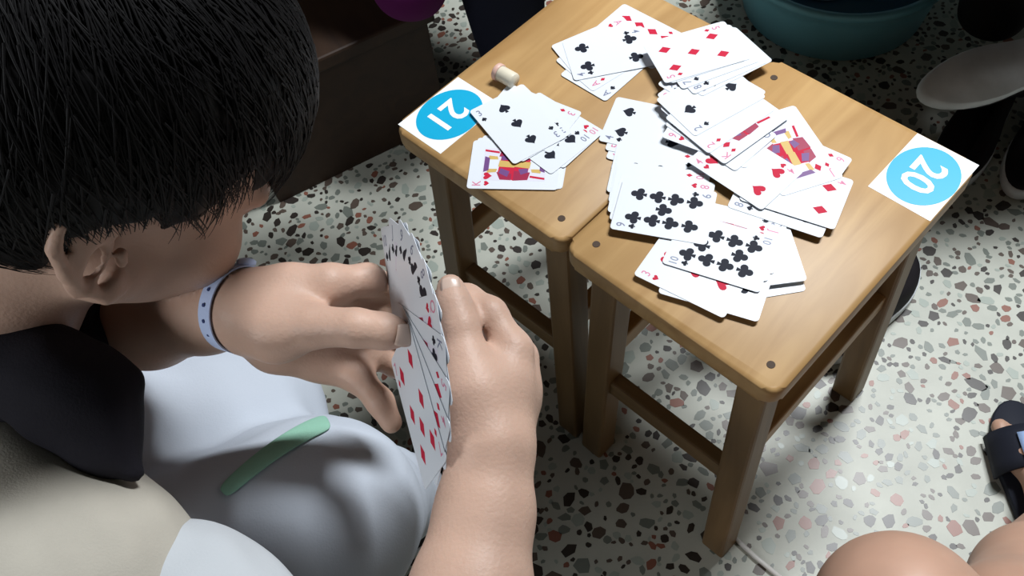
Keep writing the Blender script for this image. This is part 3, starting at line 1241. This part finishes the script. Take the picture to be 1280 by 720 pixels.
T = Field((-0.66, 0.10, 0.40), (-0.1, 0.62, 0.85), 0.0036)
ch(T, [(-50, 440, .585, .027), (0, 455, .585, .027), (60, 473, .585, .033), (105, 505, .585, .033), (128, 548, .580, .021), (168, 592, .572, .008)], .012)
ch(T, [(125, 470, .590, .016), (163, 474, .588, .008)], .012)
# the collar band closes round the neck
nk0 = NB + np.array([0.02, 0.0, 0.01])
nk1 = HL(0, -0.022, -0.03)
nc = nk0 + 0.22 * (nk1 - nk0)
nt_ = unit(nk1 - nk0)
na = unit(np.cross(nt_, [0, 0, 1]))
nb_ = np.cross(nt_, na)
rg = [nc + 0.066 * (math.cos(w) * na + math.sin(w) * nb_) for w in [2 * math.pi * k / 14 for k in range(15)]]
T.chain([(p, 0.017) for p in rg], 0.012)
T.wrinkle(0.001, 90, 4)
_co = T.obj('collar', M['navy'], boy, 2, ORG)
_co['label'] = 'dark navy collar flap round the neck'
K_R = at(398, 645, 0.745)
K_L = at(300, 535, 0.85)
T = Field((-0.80, 0.0, 0.02), (0.02, 0.72, 0.68), 0.0042)
T.cone(PV + np.array([0.0, -0.085, -0.01]), 0.095, K_R, 0.076, 0.04)
T.cone(PV + np.array([0.0, 0.085, -0.01]), 0.095, K_L, 0.074, 0.04)
T.cone(PV + np.array([0, -0.06, 0]), 0.11, PV + np.array([0, 0.06, 0]), 0.11, 0.04)
A_R = np.array([-0.155, 0.410, 0.150])
A_L = np.array([-0.355, 0.372, 0.150])
T.chain([(K_R, 0.072), (A_R, 0.046)], 0.03)
T.chain([(K_L, 0.070), (A_L, 0.046)], 0.03)
T.wrinkle(0.0018, 55, 8)
_tr = T.obj('trousers', M['white_cloth2'], boy, 2, ORG)
from mathutils.bvhtree import BVHTree
_tm = _tr.data
_bv = BVHTree.FromPolygons([tuple(v.co) for v in _tm.vertices], [tuple(p.vertices) for p in _tm.polygons])
V, F = [], []
hem = [((424, 519), (426, 536)), ((408, 519), (416, 538)), ((384, 527), (396, 546)), ((352, 545), (364, 564)), ((320, 568), (332, 586)),
       ((292, 592), (304, 608)), ((272, 612), (284, 624))]
_eye = np.array([0, 0, CAMZ]) - ORG
rows = 0
for p, q in hem:
    row = []
    for f in (0.0, 0.5, 1.0):
        d = unit(at(p[0] + f * (q[0] - p[0]), p[1] + f * (q[1] - p[1]), 1.0) - np.array([0, 0, CAMZ]))
        hit = _bv.ray_cast(Vector(_eye), Vector(d))[0]
        if hit is None:
            break
        row.append(np.array(hit) - d * (0.003 if f == 0.5 else 0.0018))
    if len(row) == 3:
        V += row
        rows += 1
for i in range(rows - 1):
    F += [(3 * i, 3 * i + 1, 3 * i + 4, 3 * i + 3), (3 * i + 1, 3 * i + 2, 3 * i + 5, 3 * i + 4)]
_he = mesh_obj('green_hem', V, F, M['green_cloth'], boy, True)
_he['label'] = 'pale green hem along the white trouser leg'
_sd = _he.modifiers.new('thick', 'SOLIDIFY')
_sd.thickness = 0.003
_ss = _he.modifiers.new('smooth', 'SUBSURF')
_ss.levels = _ss.render_levels = 2
tag(boy, 'bowed dark-haired person in beige vest and white trousers holding a fan of cards', 'person')


# ---- shoes
def make_shoe(name, loc, rz, roll=0.0, ln=0.26, label='', group=None, tilt=0.0):
    root = empty(name, loc)
    root.rotation_euler = (roll, tilt, rz)
    n = 40

    def outline(s, z, dx=0.0):
        pts = []
        for k in range(n):
            a = 2 * math.pi * k / n
            x = math.cos(a)
            y = math.sin(a)
            w = 0.036 + 0.012 * (0.5 + 0.5 * x) - 0.007 * math.exp(-((x + 0.15) / 0.35) ** 2)
            pts.append((x * ln / 2 * s + dx, y * w * s * (1.0 if abs(y) < 2 else 1), z))
        return pts

    def loft(rings, cap=True):
        V = [p for r in rings for p in r]
        F = []
        for i in range(len(rings) - 1):
            for k in range(n):
                F.append((i * n + k, i * n + (k + 1) % n, (i + 1) * n + (k + 1) % n, (i + 1) * n + k))
        if cap:
            F.append(tuple(range(n - 1, -1, -1)))
            F.append(tuple(range((len(rings) - 1) * n, len(rings) * n)))
        return V, F
    V, F = loft([outline(0.94, 0.0), outline(0.99, 0.004), outline(1.0, 0.016), outline(0.985, 0.022)])
    mesh_obj('sole', V, F, M['sole_grey'], root, True)
    rings = []
    for t in range(9):
        z = 0.021 + 0.065 * t / 8
        r = []
        for (x, y, _) in outline(0.965 - 0.04 * (t / 8) ** 2, z):
            f = (x / (ln / 2) + 1) / 2
            # low toe box rising to the ankle collar at the heel end
            top = 0.085 - 0.052 * min(1, max(0, (f - 0.35) / 0.5))
            zz = 0.021 + (top - 0.021) * math.sin(t / 8 * math.pi / 2)
            sq = 1 - 0.52 * (t / 8) ** 3
            xx = x * (1 - 0.12 * (t / 8) ** 3) - 0.0
            r.append((xx, y * sq, zz))
        rings.append(r)
    V, F = loft(rings)
    mesh_obj('upper', V, F, M['shoe_black'], root, True)
    # ankle opening rim
    V, F = tube([(-ln * 0.2 + 0.042 * math.cos(a), 0.026 * math.sin(a), 0.084 - 0.004 * math.cos(a)) for a in [2 * math.pi * k / 20 for k in range(21)]], 0.006, 8)
    mesh_obj('ankle_rim', V, F, M['shoe_black'], root, True)
    tag(root, label, 'shoe', group)
    return root


make_shoe('shoe', (-0.118, 0.475, 0.0), math.radians(48), ln=0.25, label='black shoe on the floor behind the white trouser knee', group='dark shoes on the floor')
make_shoe('shoe', (-0.33, 0.40, 0.0), math.radians(30), ln=0.25, label='black shoe hidden under the seated person in the beige vest', group='dark shoes on the floor')

# ---- wristband on the left wrist
wb_c = at(303, 386, 0.610)
wb_ax = unit(at(300, 396, 0.600) - at(245, 382, 0.632))
wu = unit(np.cross(wb_ax, CF))
wv = np.cross(wb_ax, wu)
band = empty('wristband', tuple(wb_c))
n = 48
V, F = [], []
RB = 0.0280
for k in range(n):
    a = 2 * math.pi * k / n
    rr = RB + 0.0006 * math.sin(3 * a)
    for (w, t) in ((-0.0062, 0), (0.0062, 0), (0.0062, 0.0009), (-0.0062, 0.0009)):
        V.append((wu * math.cos(a) + wv * math.sin(a)) * (rr + t) + wb_ax * w)
for k in range(n):
    for j in range(4):
        F.append((k * 4 + j, k * 4 + (j + 1) % 4, ((k + 1) % n) * 4 + (j + 1) % 4, ((k + 1) % n) * 4 + j))
mesh_obj('strap', V, F, M['band'], band, False)


def on_band(a, w, lift):
    return (wu * math.cos(a) + wv * math.sin(a)) * (RB + lift) + wb_ax * w


def rad(a):
    return wu * math.cos(a) + wv * math.sin(a)


cam_a = math.atan2(unit(-at(283, 388, 1) + np.array([0, 0, CAMZ])) @ wv, unit(-at(283, 388, 1) + np.array([0, 0, CAMZ])) @ wu)
top_a = math.atan2(CU @ wv, CU @ wu)
sgn = 1 if math.sin(top_a - cam_a) > 0 else -1
for i in range(6):
    a = cam_a + sgn * (0.95 - 0.36 * i)
    c = on_band(a, 0, 0.0008)
    nrm = rad(a)
    tv = np.cross(wb_ax, nrm)
    V = [c + nrm * 0.0004 + 0.0013 * (math.cos(2 * math.pi * k / 12) * wb_ax + math.sin(2 * math.pi * k / 12) * tv) for k in range(12)]
    V += [v - nrm * 0.0006 for v in V]
    F = [tuple(range(12))] + [(k, k + 12, (k + 1) % 12 + 12, (k + 1) % 12) for k in range(12)]
    mesh_obj('hole', V, F, M['band_dot'], band)
a = cam_a + sgn * 1.35
c = on_band(a, 0, 0.0012)
nrm = rad(a)
tv = np.cross(wb_ax, nrm)
V, F = [], []
for (s, h) in ((1.0, 0.0), (1.0, 0.0022), (0.75, 0.0034), (0.35, 0.0040)):
    for k in range(16):
        w = 2 * math.pi * k / 16
        V.append(c + nrm * h + s * (0.0050 * math.cos(w) * wb_ax + 0.0068 * math.sin(w) * tv))
for i in range(3):
    for k in range(16):
        F.append((i * 16 + k, i * 16 + (k + 1) % 16, (i + 1) * 16 + (k + 1) % 16, (i + 1) * 16 + k))
F.append(tuple(range(48, 64)))
mesh_obj('snap_clasp', V, F, M['band'], band, True)
tag(band, 'pale blue vinyl wristband with a snap on the left wrist', 'wristband')

# ---- fan of cards held between the hands
FP = at(513, 440, 0.588)
D1 = unit(0.185 * CR - 0.96 * CU - 0.10 * CF)
_a = unit(0.986 * CR + 0.164 * CU)
_a = unit(_a - D1 * (_a @ D1))
_e = np.cross(D1, _a)
if _e @ CF > 0:
    _e = -_e
phi = math.radians(68)
D2 = math.cos(phi) * _a + math.sin(phi) * _e
FN = unit(np.cross(D2, D1))
if FN @ CF > 0:
    FN = -FN
HELD = ['10S', 'JC', '9S', '6C', '8C', 'QH', 'KC', '5D', '4D', '7D']
NOTE = ['at the upper end of the held fan', 'second from the upper end of the held fan', 'third from the upper end of the held fan',
        'fourth from the upper end of the held fan', 'in the upper middle of the held fan', 'in the middle of the held fan',
        'in the lower middle of the held fan', 'third from the lower end of the held fan', 'just behind the lowest card of the held fan',
        'at the lower end of the held fan, fully visible']
for i, code in enumerate(HELD):
    th = math.radians(-80 + 152 * i / (len(HELD) - 1))
    ly = math.cos(th) * D2 + math.sin(th) * D1
    lz = FN
    lx = np.cross(ly, lz)
    o = make_card(code, '%s of %s %s' % (RN[code[:-1]], SN[code[-1]], NOTE[i]), 'playing cards fanned out in the hands')
    c = FP + ly * (CL / 2 - 0.008) + FN * (0.00055 * i)
    o.matrix_world = Matrix(((lx[0], ly[0], lz[0], c[0]), (lx[1], ly[1], lz[1], c[1]), (lx[2], ly[2], lz[2], c[2]), (0, 0, 0, 1)))

# ------------------------------------------------------------------ onlookers round the stools
def onlooker(name, J, label, m_tr, m_sh, lo, hi, seed, face):
    """a crouching or seated figure: body (head, arms, hands) with trousers and shirt as clothes"""
    J = {k: np.array(v, float) for k, v in J.items()}
    org = np.array([J['hip'][0], J['hip'][1], 0.0])
    root = empty(name, tuple(org))
    F_ = Field(lo, hi, 0.006)
    up = unit(J['head'] - J['neck'])
    fw = unit(np.array(face) - up * (np.array(face) @ up))
    ax = np.array([np.cross(fw, up), fw, up])
    add_head(F_, lambda x, y, z: J['head'] + x * ax[0] + y * ax[1] + z * ax[2], ax, J['neck'])
    F_.cone(J['hip'], 0.11, J['neck'], 0.10, 0.05)
    for s in ('r', 'l'):
        F_.cone(J['neck'], 0.06, J['sh_' + s], 0.05, 0.04)
        F_.chain([(J['sh_' + s], 0.048), (J['el_' + s], 0.040), (J['wr_' + s], 0.028)], 0.02)
        d = unit(J['wr_' + s] - J['el_' + s])
        sd = unit(np.cross(d, [0, 0, 1]))
        F_.chain([(J['wr_' + s], 0.026), (J['wr_' + s] + d * 0.07, 0.030)], 0.02)
        for i in range(4):
            b = J['wr_' + s] + d * 0.075 + sd * (i - 1.5) * 0.019
            F_.chain([(b, 0.010), (b + d * 0.04 - np.array([0, 0, .008]), 0.009), (b + d * 0.068 - np.array([0, 0, .024]), 0.0085)], 0.004)
        b = J['wr_' + s] + d * 0.03 - sd * 0.028
        F_.chain([(b, 0.013), (b + d * 0.03 - sd * 0.018, 0.011), (b + d * 0.055 - sd * 0.022, 0.010)], 0.006)
    F_.obj('body', M['skin'], root, 2, org)
    F_ = Field(lo, hi, 0.006)
    lat = unit(J['kn_r'] - J['kn_l'])
    F_.cone(J['hip'] - lat * 0.06, 0.125, J['hip'] + lat * 0.06, 0.125, 0.05)
    for s, g in (('r', 1), ('l', -1)):
        F_.chain([(J['hip'] + g * lat * 0.085, 0.10), (J['kn_' + s], 0.078), (J['an_' + s], 0.055)], 0.03)
    F_.wrinkle(0.002, 50, seed)
    F_.obj('trousers', m_tr, root, 2, org)
    F_ = Field(lo, hi, 0.006)
    F_.cone(J['hip'] + np.array([0, 0, 0.05]), 0.150, J['neck'] - up * 0.06, 0.135, 0.05)
    for s in ('r', 'l'):
        F_.cone(J['neck'] - up * 0.03, 0.09, J['sh_' + s], 0.075, 0.05)
        F_.cone(J['sh_' + s], 0.072, 0.4 * J['sh_' + s] + 0.6 * J['el_' + s], 0.062, 0.03)
    if 'tail' in J:
        F_.cone(J['hip'] + np.array([0, 0, 0.08]), 0.13, J['tail'], 0.055, 0.06)
    F_.wrinkle(0.002, 45, seed + 1)
    F_.obj('shirt', m_sh, root, 2, org)
    F_ = Field(J['head'] - 0.2, J['head'] + 0.2, 0.006)
    pt = lambda x, y, z: J['head'] + x * ax[0] + y * ax[1] + z * ax[2]
    F_.ell(pt(0, -0.016, 0.052), (0.090, 0.114, 0.104), ax)
    F_.ell(pt(0, 0.112, -0.03), (0.095, 0.060, 0.086), ax, 0.012, True)
    for g in (-1, 1):
        F_.ell(pt(g * 0.098, 0.01, -0.045), (0.055, 0.06, 0.062), ax, 0.01, True)
    F_.ell(pt(0, -0.06, -0.125), (0.11, 0.10, 0.085), ax, 0.012, True)
    F_.obj('hair', M['hair'], root, 1, org)
    tag(root, label, 'person')
    return root


onlooker('person', dict(hip=(0.88, 1.30, 0.36), neck=(0.74, 1.10, 0.80), head=(0.68, 1.03, 0.93),
                        sh_r=(0.60, 1.24, 0.76), sh_l=(0.90, 0.98, 0.76), el_r=(0.58, 1.14, 0.60), el_l=(0.90, 0.86, 0.58),
                        wr_r=(0.66, 0.99, 0.62), wr_l=(0.76, 0.91, 0.62),
                        kn_r=(0.74, 1.10, 0.48), kn_l=(0.93, 0.94, 0.47), an_r=(0.80, 1.065, 0.12), an_l=(0.975, 0.995, 0.14)),
         'crouching onlooker in black trousers at the upper right corner of the photo', M['black_cloth'], M['black_cloth'],
         (0.40, 0.70, 0.03), (1.25, 1.55, 1.20), 21, (-0.6, -0.7, -0.4))
onlooker('person', dict(hip=(-0.16, 1.34, 0.41), neck=(-0.08, 1.20, 0.84), head=(-0.03, 1.13, 0.97), tail=(-0.078, 1.085, 0.305),
                        sh_r=(-0.25, 1.20, 0.79), sh_l=(0.10, 1.27, 0.79), el_r=(-0.22, 1.06, 0.62), el_l=(0.16, 1.12, 0.62),
                        wr_r=(-0.06, 0.99, 0.60), wr_l=(0.06, 1.00, 0.60),
                        kn_r=(0.04, 1.12, 0.42), kn_l=(0.20, 1.18, 0.42), an_r=(0.06, 1.16, 0.09), an_l=(0.21, 1.20, 0.09)),
         'onlooker in purple top and dark navy trousers seated behind the 21 stool', M['dark_navy'], M['purple'],
         (-0.45, 0.85, 0.03), (0.42, 1.65, 1.25), 31, (0.5, -0.7, -0.5))

# low dark brown box stool under the onlooker in purple
bs = empty('box_stool', (-0.245, 1.165, 0.0), math.atan2(0.09, 0.21))
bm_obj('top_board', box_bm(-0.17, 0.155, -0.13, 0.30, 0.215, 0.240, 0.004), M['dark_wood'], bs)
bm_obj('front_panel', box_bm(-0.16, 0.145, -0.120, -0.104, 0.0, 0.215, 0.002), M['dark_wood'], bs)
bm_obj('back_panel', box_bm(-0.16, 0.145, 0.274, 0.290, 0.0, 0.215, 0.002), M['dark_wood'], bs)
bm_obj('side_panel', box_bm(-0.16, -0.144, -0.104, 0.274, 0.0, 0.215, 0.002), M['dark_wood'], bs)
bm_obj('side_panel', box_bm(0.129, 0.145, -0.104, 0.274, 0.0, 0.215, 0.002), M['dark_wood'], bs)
tag(bs, 'low dark brown wooden box stool in the shade left of the table', 'stool')

# ---- shoes at the far right
G = 'dark shoes on the floor'
make_shoe('shoe', (*atz(1214, 172, 0)[:2], 0.0), math.radians(228), ln=0.27, label='black shoe beside the number 20 sticker corner', group=G)
make_shoe('shoe', (*atz(1305, 178, 0)[:2], 0.0), math.radians(226), ln=0.27, label='black shoe cut by the right edge of the photo', group=G)
up_shoe = make_shoe('shoe', (0, 0, 0), 0, ln=0.27, label='black shoe tipped over with its grey sole turned up', group=G)
sc = atz(1268, 80, 0.160)
sx = unit(atz(1175, 106, 0.155) - atz(1315, 64, 0.17))
sz = -unit(np.array([-0.30, -0.42, 0.86]))
sz = unit(sz - sx * (sz @ sx))
sy = np.cross(sz, sx)
up_shoe.matrix_world = Matrix(((sx[0], sy[0], sz[0], sc[0]), (sx[1], sy[1], sz[1], sc[1]), (sx[2], sy[2], sz[2], sc[2]), (0, 0, 0, 1)))

# ---- teal basin
ba = empty('wash_basin', (0.630, 1.262, 0.0))
prof = [(0.001, 0.004), (0.145, 0.004), (0.150, 0.010), (0.164, 0.085), (0.172, 0.118), (0.184, 0.122), (0.186, 0.117), (0.186, 0.110), (0.176, 0.108), (0.168, 0.080), (0.154, 0.004), (0.149, 0.0), (0.001, 0.0)]
V, F = lathe(prof, 64)
mesh_obj('bowl', V, F, M['teal'], ba, True)
V, F = lathe([(0.001, 0.070), (0.1605, 0.070)], 48)
mesh_obj('water', V, F, M['water'], ba, True)
tag(ba, 'round teal plastic wash basin of water on the floor behind the stools', 'basin')
lb = empty('leaf_sprig', (0.652, 1.200, 0.0745))
for (x, y, a, sz_) in ((0.0, 0.0, 0.4, 1.0), (0.020, 0.006, 1.3, 0.85), (-0.012, 0.014, 2.2, 0.9)):
    V, F = [], []
    for k in range(9):
        t = k / 8
        w = 0.016 * sz_ * math.sin(math.pi * (0.08 + 0.9 * t))
        z = 0.012 * math.sin(math.pi * t)
        V += [(0.06 * sz_ * t - 0.03 * sz_, -w, z), (0.06 * sz_ * t - 0.03 * sz_, 0, z - 0.004), (0.06 * sz_ * t - 0.03 * sz_, w, z)]
    for k in range(8):
        F += [(3 * k, 3 * k + 1, 3 * k + 4, 3 * k + 3), (3 * k + 1, 3 * k + 2, 3 * k + 5, 3 * k + 4)]
    o = mesh_obj('leaf', V, F, M['leaf'], lb, True)
    o.location = (x, y, 0.002 * sz_)
    o.rotation_euler = (0, 0, a)
    o.modifiers.new('thick', 'SOLIDIFY').thickness = 0.0012
tag(lb, 'sprig of green leaves floating in the teal basin', 'leaves')
bm = bmesh.new()
bmesh.ops.create_icosphere(bm, subdivisions=3, radius=0.045)
for v in bm.verts:
    n_ = math.sin(60 * v.co.x + 2) * math.sin(75 * v.co.y) * 0.005
    v.co = Vector((v.co.x * 1.4, v.co.y, v.co.z * 0.28)) + v.co.normalized() * n_
rag = bm_obj('wet_cloth', bm, M['rag'], None, True)
rag.location = (0.595, 1.225, 0.076)
tag(rag, 'pale blue wet cloth floating in the teal basin', 'cloth')

# ---- bare legs of the person sitting at the lower right
kr, kl = at(1125, 775, 0.67), at(1268, 800, 0.75)
hr, hl = np.array([0.43, -0.20, 0.40]), np.array([0.60, -0.12, 0.40])
ar, al_ = np.array([0.235, 0.135, 0.075]), at(1334, 652, 1.060)
tl = atz(1290, 577, 0.018)
ps = empty('person', (0.52, -0.16, 0.0))
po = np.array([0.52, -0.16, 0.0])
F_ = Field((0.10, -0.36, 0.0), (0.80, 0.60, 0.66), 0.0045)
F_.cone(hr, 0.11, hl, 0.11, 0.04)
for (h, k, a) in ((hr, kr, ar), (hl, kl, al_)):
    F_.chain([(h, 0.085), (k, 0.058)], 0.03)
    F_.cone(k, 0.056, 0.65 * k + 0.35 * a, 0.055, 0.02)
    F_.cone(0.65 * k + 0.35 * a, 0.055, a, 0.034, 0.02)
fd = unit(tl * [1, 1, 0] - al_ * [1, 1, 0])
fs = np.array([-fd[1], fd[0], 0])
for (a, d, s) in ((al_, fd, fs), (ar, np.array([-0.3, 0.95, 0]), np.array([-0.95, -0.3, 0]))):
    base = np.array([a[0], a[1], 0.030])
    F_.cone(a, 0.034, base - d * 0.03 + np.array([0, 0, .006]), 0.028, 0.02)
    F_.cone(a + d * 0.01 - np.array([0, 0, .01]), 0.032, base + d * 0.10, 0.022, 0.02)
    F_.cone(base + d * 0.09 + s * 0.015, 0.020, base + d * 0.09 - s * 0.018, 0.018, 0.02)
    for i in range(5):
        b = base + d * (0.118 - 0.008 * abs(i - 0.6)) + s * (0.028 - 0.015 * i) - np.array([0, 0, .008])
        F_.cone(b - d * 0.02, 0.010, b + d * (0.022 if i == 0 else 0.014), 0.0105 if i == 0 else 0.0078, 0.004)
F_.obj('body', M['skin_leg'], ps, 2, po)
F_ = Field((0.20, -0.40, 0.20), (0.84, 0.30, 0.70), 0.006)
F_.cone(hr, 0.125, hl, 0.125, 0.04)
F_.cone(hr, 0.105, 0.5 * hr + 0.5 * kr, 0.095, 0.03)
F_.cone(hl, 0.105, 0.5 * hl + 0.5 * kl, 0.095, 0.03)
F_.wrinkle(0.002, 50, 77)
F_.obj('shorts', M['dark_navy'], ps, 2, po)
tag(ps, 'person with bare knees at the lower right edge of the photo', 'person')


def make_slipper(loc, d, label, wide=1.0):
    rz = math.atan2(d[1], d[0])
    root = empty('slipper', tuple(loc), rz)
    n = 36

    def ring(s, z):
        out = []
        for k in range(n):
            a = 2 * math.pi * k / n
            x = math.cos(a)
            w = (0.040 + 0.010 * x - 0.006 * math.exp(-((x + 0.1) / 0.4) ** 2)) * wide
            out.append((x * 0.122 * s, math.sin(a) * w * s, z))
        return out
    V = ring(0.97, 0.0) + ring(1.0, 0.004) + ring(1.0, 0.010) + ring(0.97, 0.0125)
    F = [(i * n + k, i * n + (k + 1) % n, (i + 1) * n + (k + 1) % n, (i + 1) * n + k) for i in range(3) for k in range(n)]
    F += [tuple(range(n - 1, -1, -1)), tuple(range(3 * n, 4 * n))]
    mesh_obj('sole', V, F, M['slipper'], root, True)
    V, F = [], []
    m_ = 15
    for i in range(5):
        for k in range(m_):
            a = math.pi * k / (m_ - 1)
            V.append((0.015 + 0.055 * i / 4, 0.047 * wide * math.cos(a), 0.010 + 0.050 * math.sin(a) * (1 - 0.12 * i / 4)))
    for i in range(4):
        for k in range(m_ - 1):
            F.append((i * m_ + k, i * m_ + k + 1, (i + 1) * m_ + k + 1, (i + 1) * m_ + k))
    st = mesh_obj('strap', V, F, M['slipper'], root, True)
    st.modifiers.new('thick', 'SOLIDIFY').thickness = 0.004
    V, F = [], []
    for i in range(3):
        for k in range(7):
            a = math.pi * (0.34 + 0.32 * k / 6)
            V.append((0.024 + 0.034 * i / 2, 0.0495 * wide * math.cos(a), 0.0125 + 0.0505 * math.sin(a) * (1 - 0.12 * (0.2 + 0.6 * i / 2))))
    for i in range(2):
        for k in range(6):
            F.append((i * 7 + k, i * 7 + k + 1, (i + 1) * 7 + k + 1, (i + 1) * 7 + k))
    pn = mesh_obj('strap_panel', V, F, M['slate_blue'], st, True)
    pn.modifiers.new('thick', 'SOLIDIFY').thickness = 0.002
    pn['label'] = 'light blue panel on the strap'
    tag(root, label, 'slipper')
    return root


make_slipper(np.array([al_[0], al_[1], 0.0]) + fd * 0.055, fd, 'dark slipper with light blue strap panel at the right edge of the photo')

# dark blue shoe standing behind the right legs of the stools
make_shoe('shoe', (*atz(1083, 388, 0)[:2], 0.0), TYAW + math.radians(92), ln=0.22, label='dark shoe half hidden behind the far right stool leg', group=G)

# drinking straw on the floor by the near stool leg
V, F = tube([atz(918, 672, 0.0035), atz(945, 697, 0.0035), atz(1000, 742, 0.0035)], 0.0030, 10)
so = mesh_obj('drinking_straw', V, F, M['straw'], None, True)
tag(so, 'white plastic straw on the floor beside the nearest stool leg', 'straw')

# stool the card player sits on
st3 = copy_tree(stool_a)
for c in list(st3.children):
    if c.name.startswith('number_sticker'):
        for g in list(c.children):
            bpy.data.objects.remove(g)
        bpy.data.objects.remove(c)
st3.location = (-0.66, 0.22, 0.0)
st3.rotation_euler = (0, 0, 0.3)
st3.scale = (1, 1, 0.86)
tag(st3, 'wooden stool under the seated person in the beige vest', 'stool')

# ---- the ceiling lamp, and an invented stand for the added fill light
M['lamp_metal'] = mat('white_lamp_metal', (0.7, 0.7, 0.7), 0.4)
cl = empty('ceiling_lamp', (1.12, 1.32, 2.70))
bm_obj('housing', box_bm(-0.48, 0.48, -0.17, 0.17, -0.06, 0.0, 0.01), M['lamp_metal'], cl)
for sy_ in (-1, 1):
    bm_obj('side_rim', box_bm(-0.48, 0.48, sy_ * 0.17 - 0.006, sy_ * 0.17 + 0.006, -0.09, -0.06, 0.002), M['lamp_metal'], cl)
tag(cl, 'white ceiling lamp above the right side of the stools', 'lamp')
flp = empty('added_fill_lamp', (-1.75, -0.58, 0.0))  # made-up stand and shade round the fill light, out of view
V, F = lathe([(0.001, 0.0), (0.15, 0.0), (0.15, 0.015), (0.02, 0.03), (0.001, 0.03)], 32)
mesh_obj('base', V, F, M['lamp_metal'], flp, True)
V, F = tube([(0, 0, 0.02), (0, 0, 1.32), (0.02, 0.01, 1.44), (0.26, 0.15, 1.49)], 0.012, 12)
mesh_obj('pole', V, F, M['lamp_metal'], flp, True)
dv = unit(np.array([-0.25, 0.30, 0.60]) - np.array([-1.35, -0.35, 1.35]))
c0 = np.array([-1.35, -0.35, 1.35]) - np.array([-1.75, -0.58, 0.0]) - dv * 0.03
bx_ = unit(np.cross(dv, [0, 0, 1]))
by_ = np.cross(dv, bx_)
V = []
for (k, b) in ((0.33, 0.02), (0.33, -0.02), (0.22, -0.14), (0.10, -0.18)):
    for (p, q) in ((-1, -1), (1, -1), (1, 1), (-1, 1)):
        V.append(c0 + k * (p * bx_ + q * by_) + b * dv)
F = [(4 * i + j, 4 * i + (j + 1) % 4, 4 * i + 4 + (j + 1) % 4, 4 * i + 4 + j) for i in range(3) for j in range(4)] + [(12, 13, 14, 15)]
sh_ = mesh_obj('shade', V, F, M['lamp_metal'], flp)
sh_.modifiers.new('thick', 'SOLIDIFY').thickness = 0.004
tag(flp, 'added white lamp stand for the fill light behind the seated card player', 'lamp')
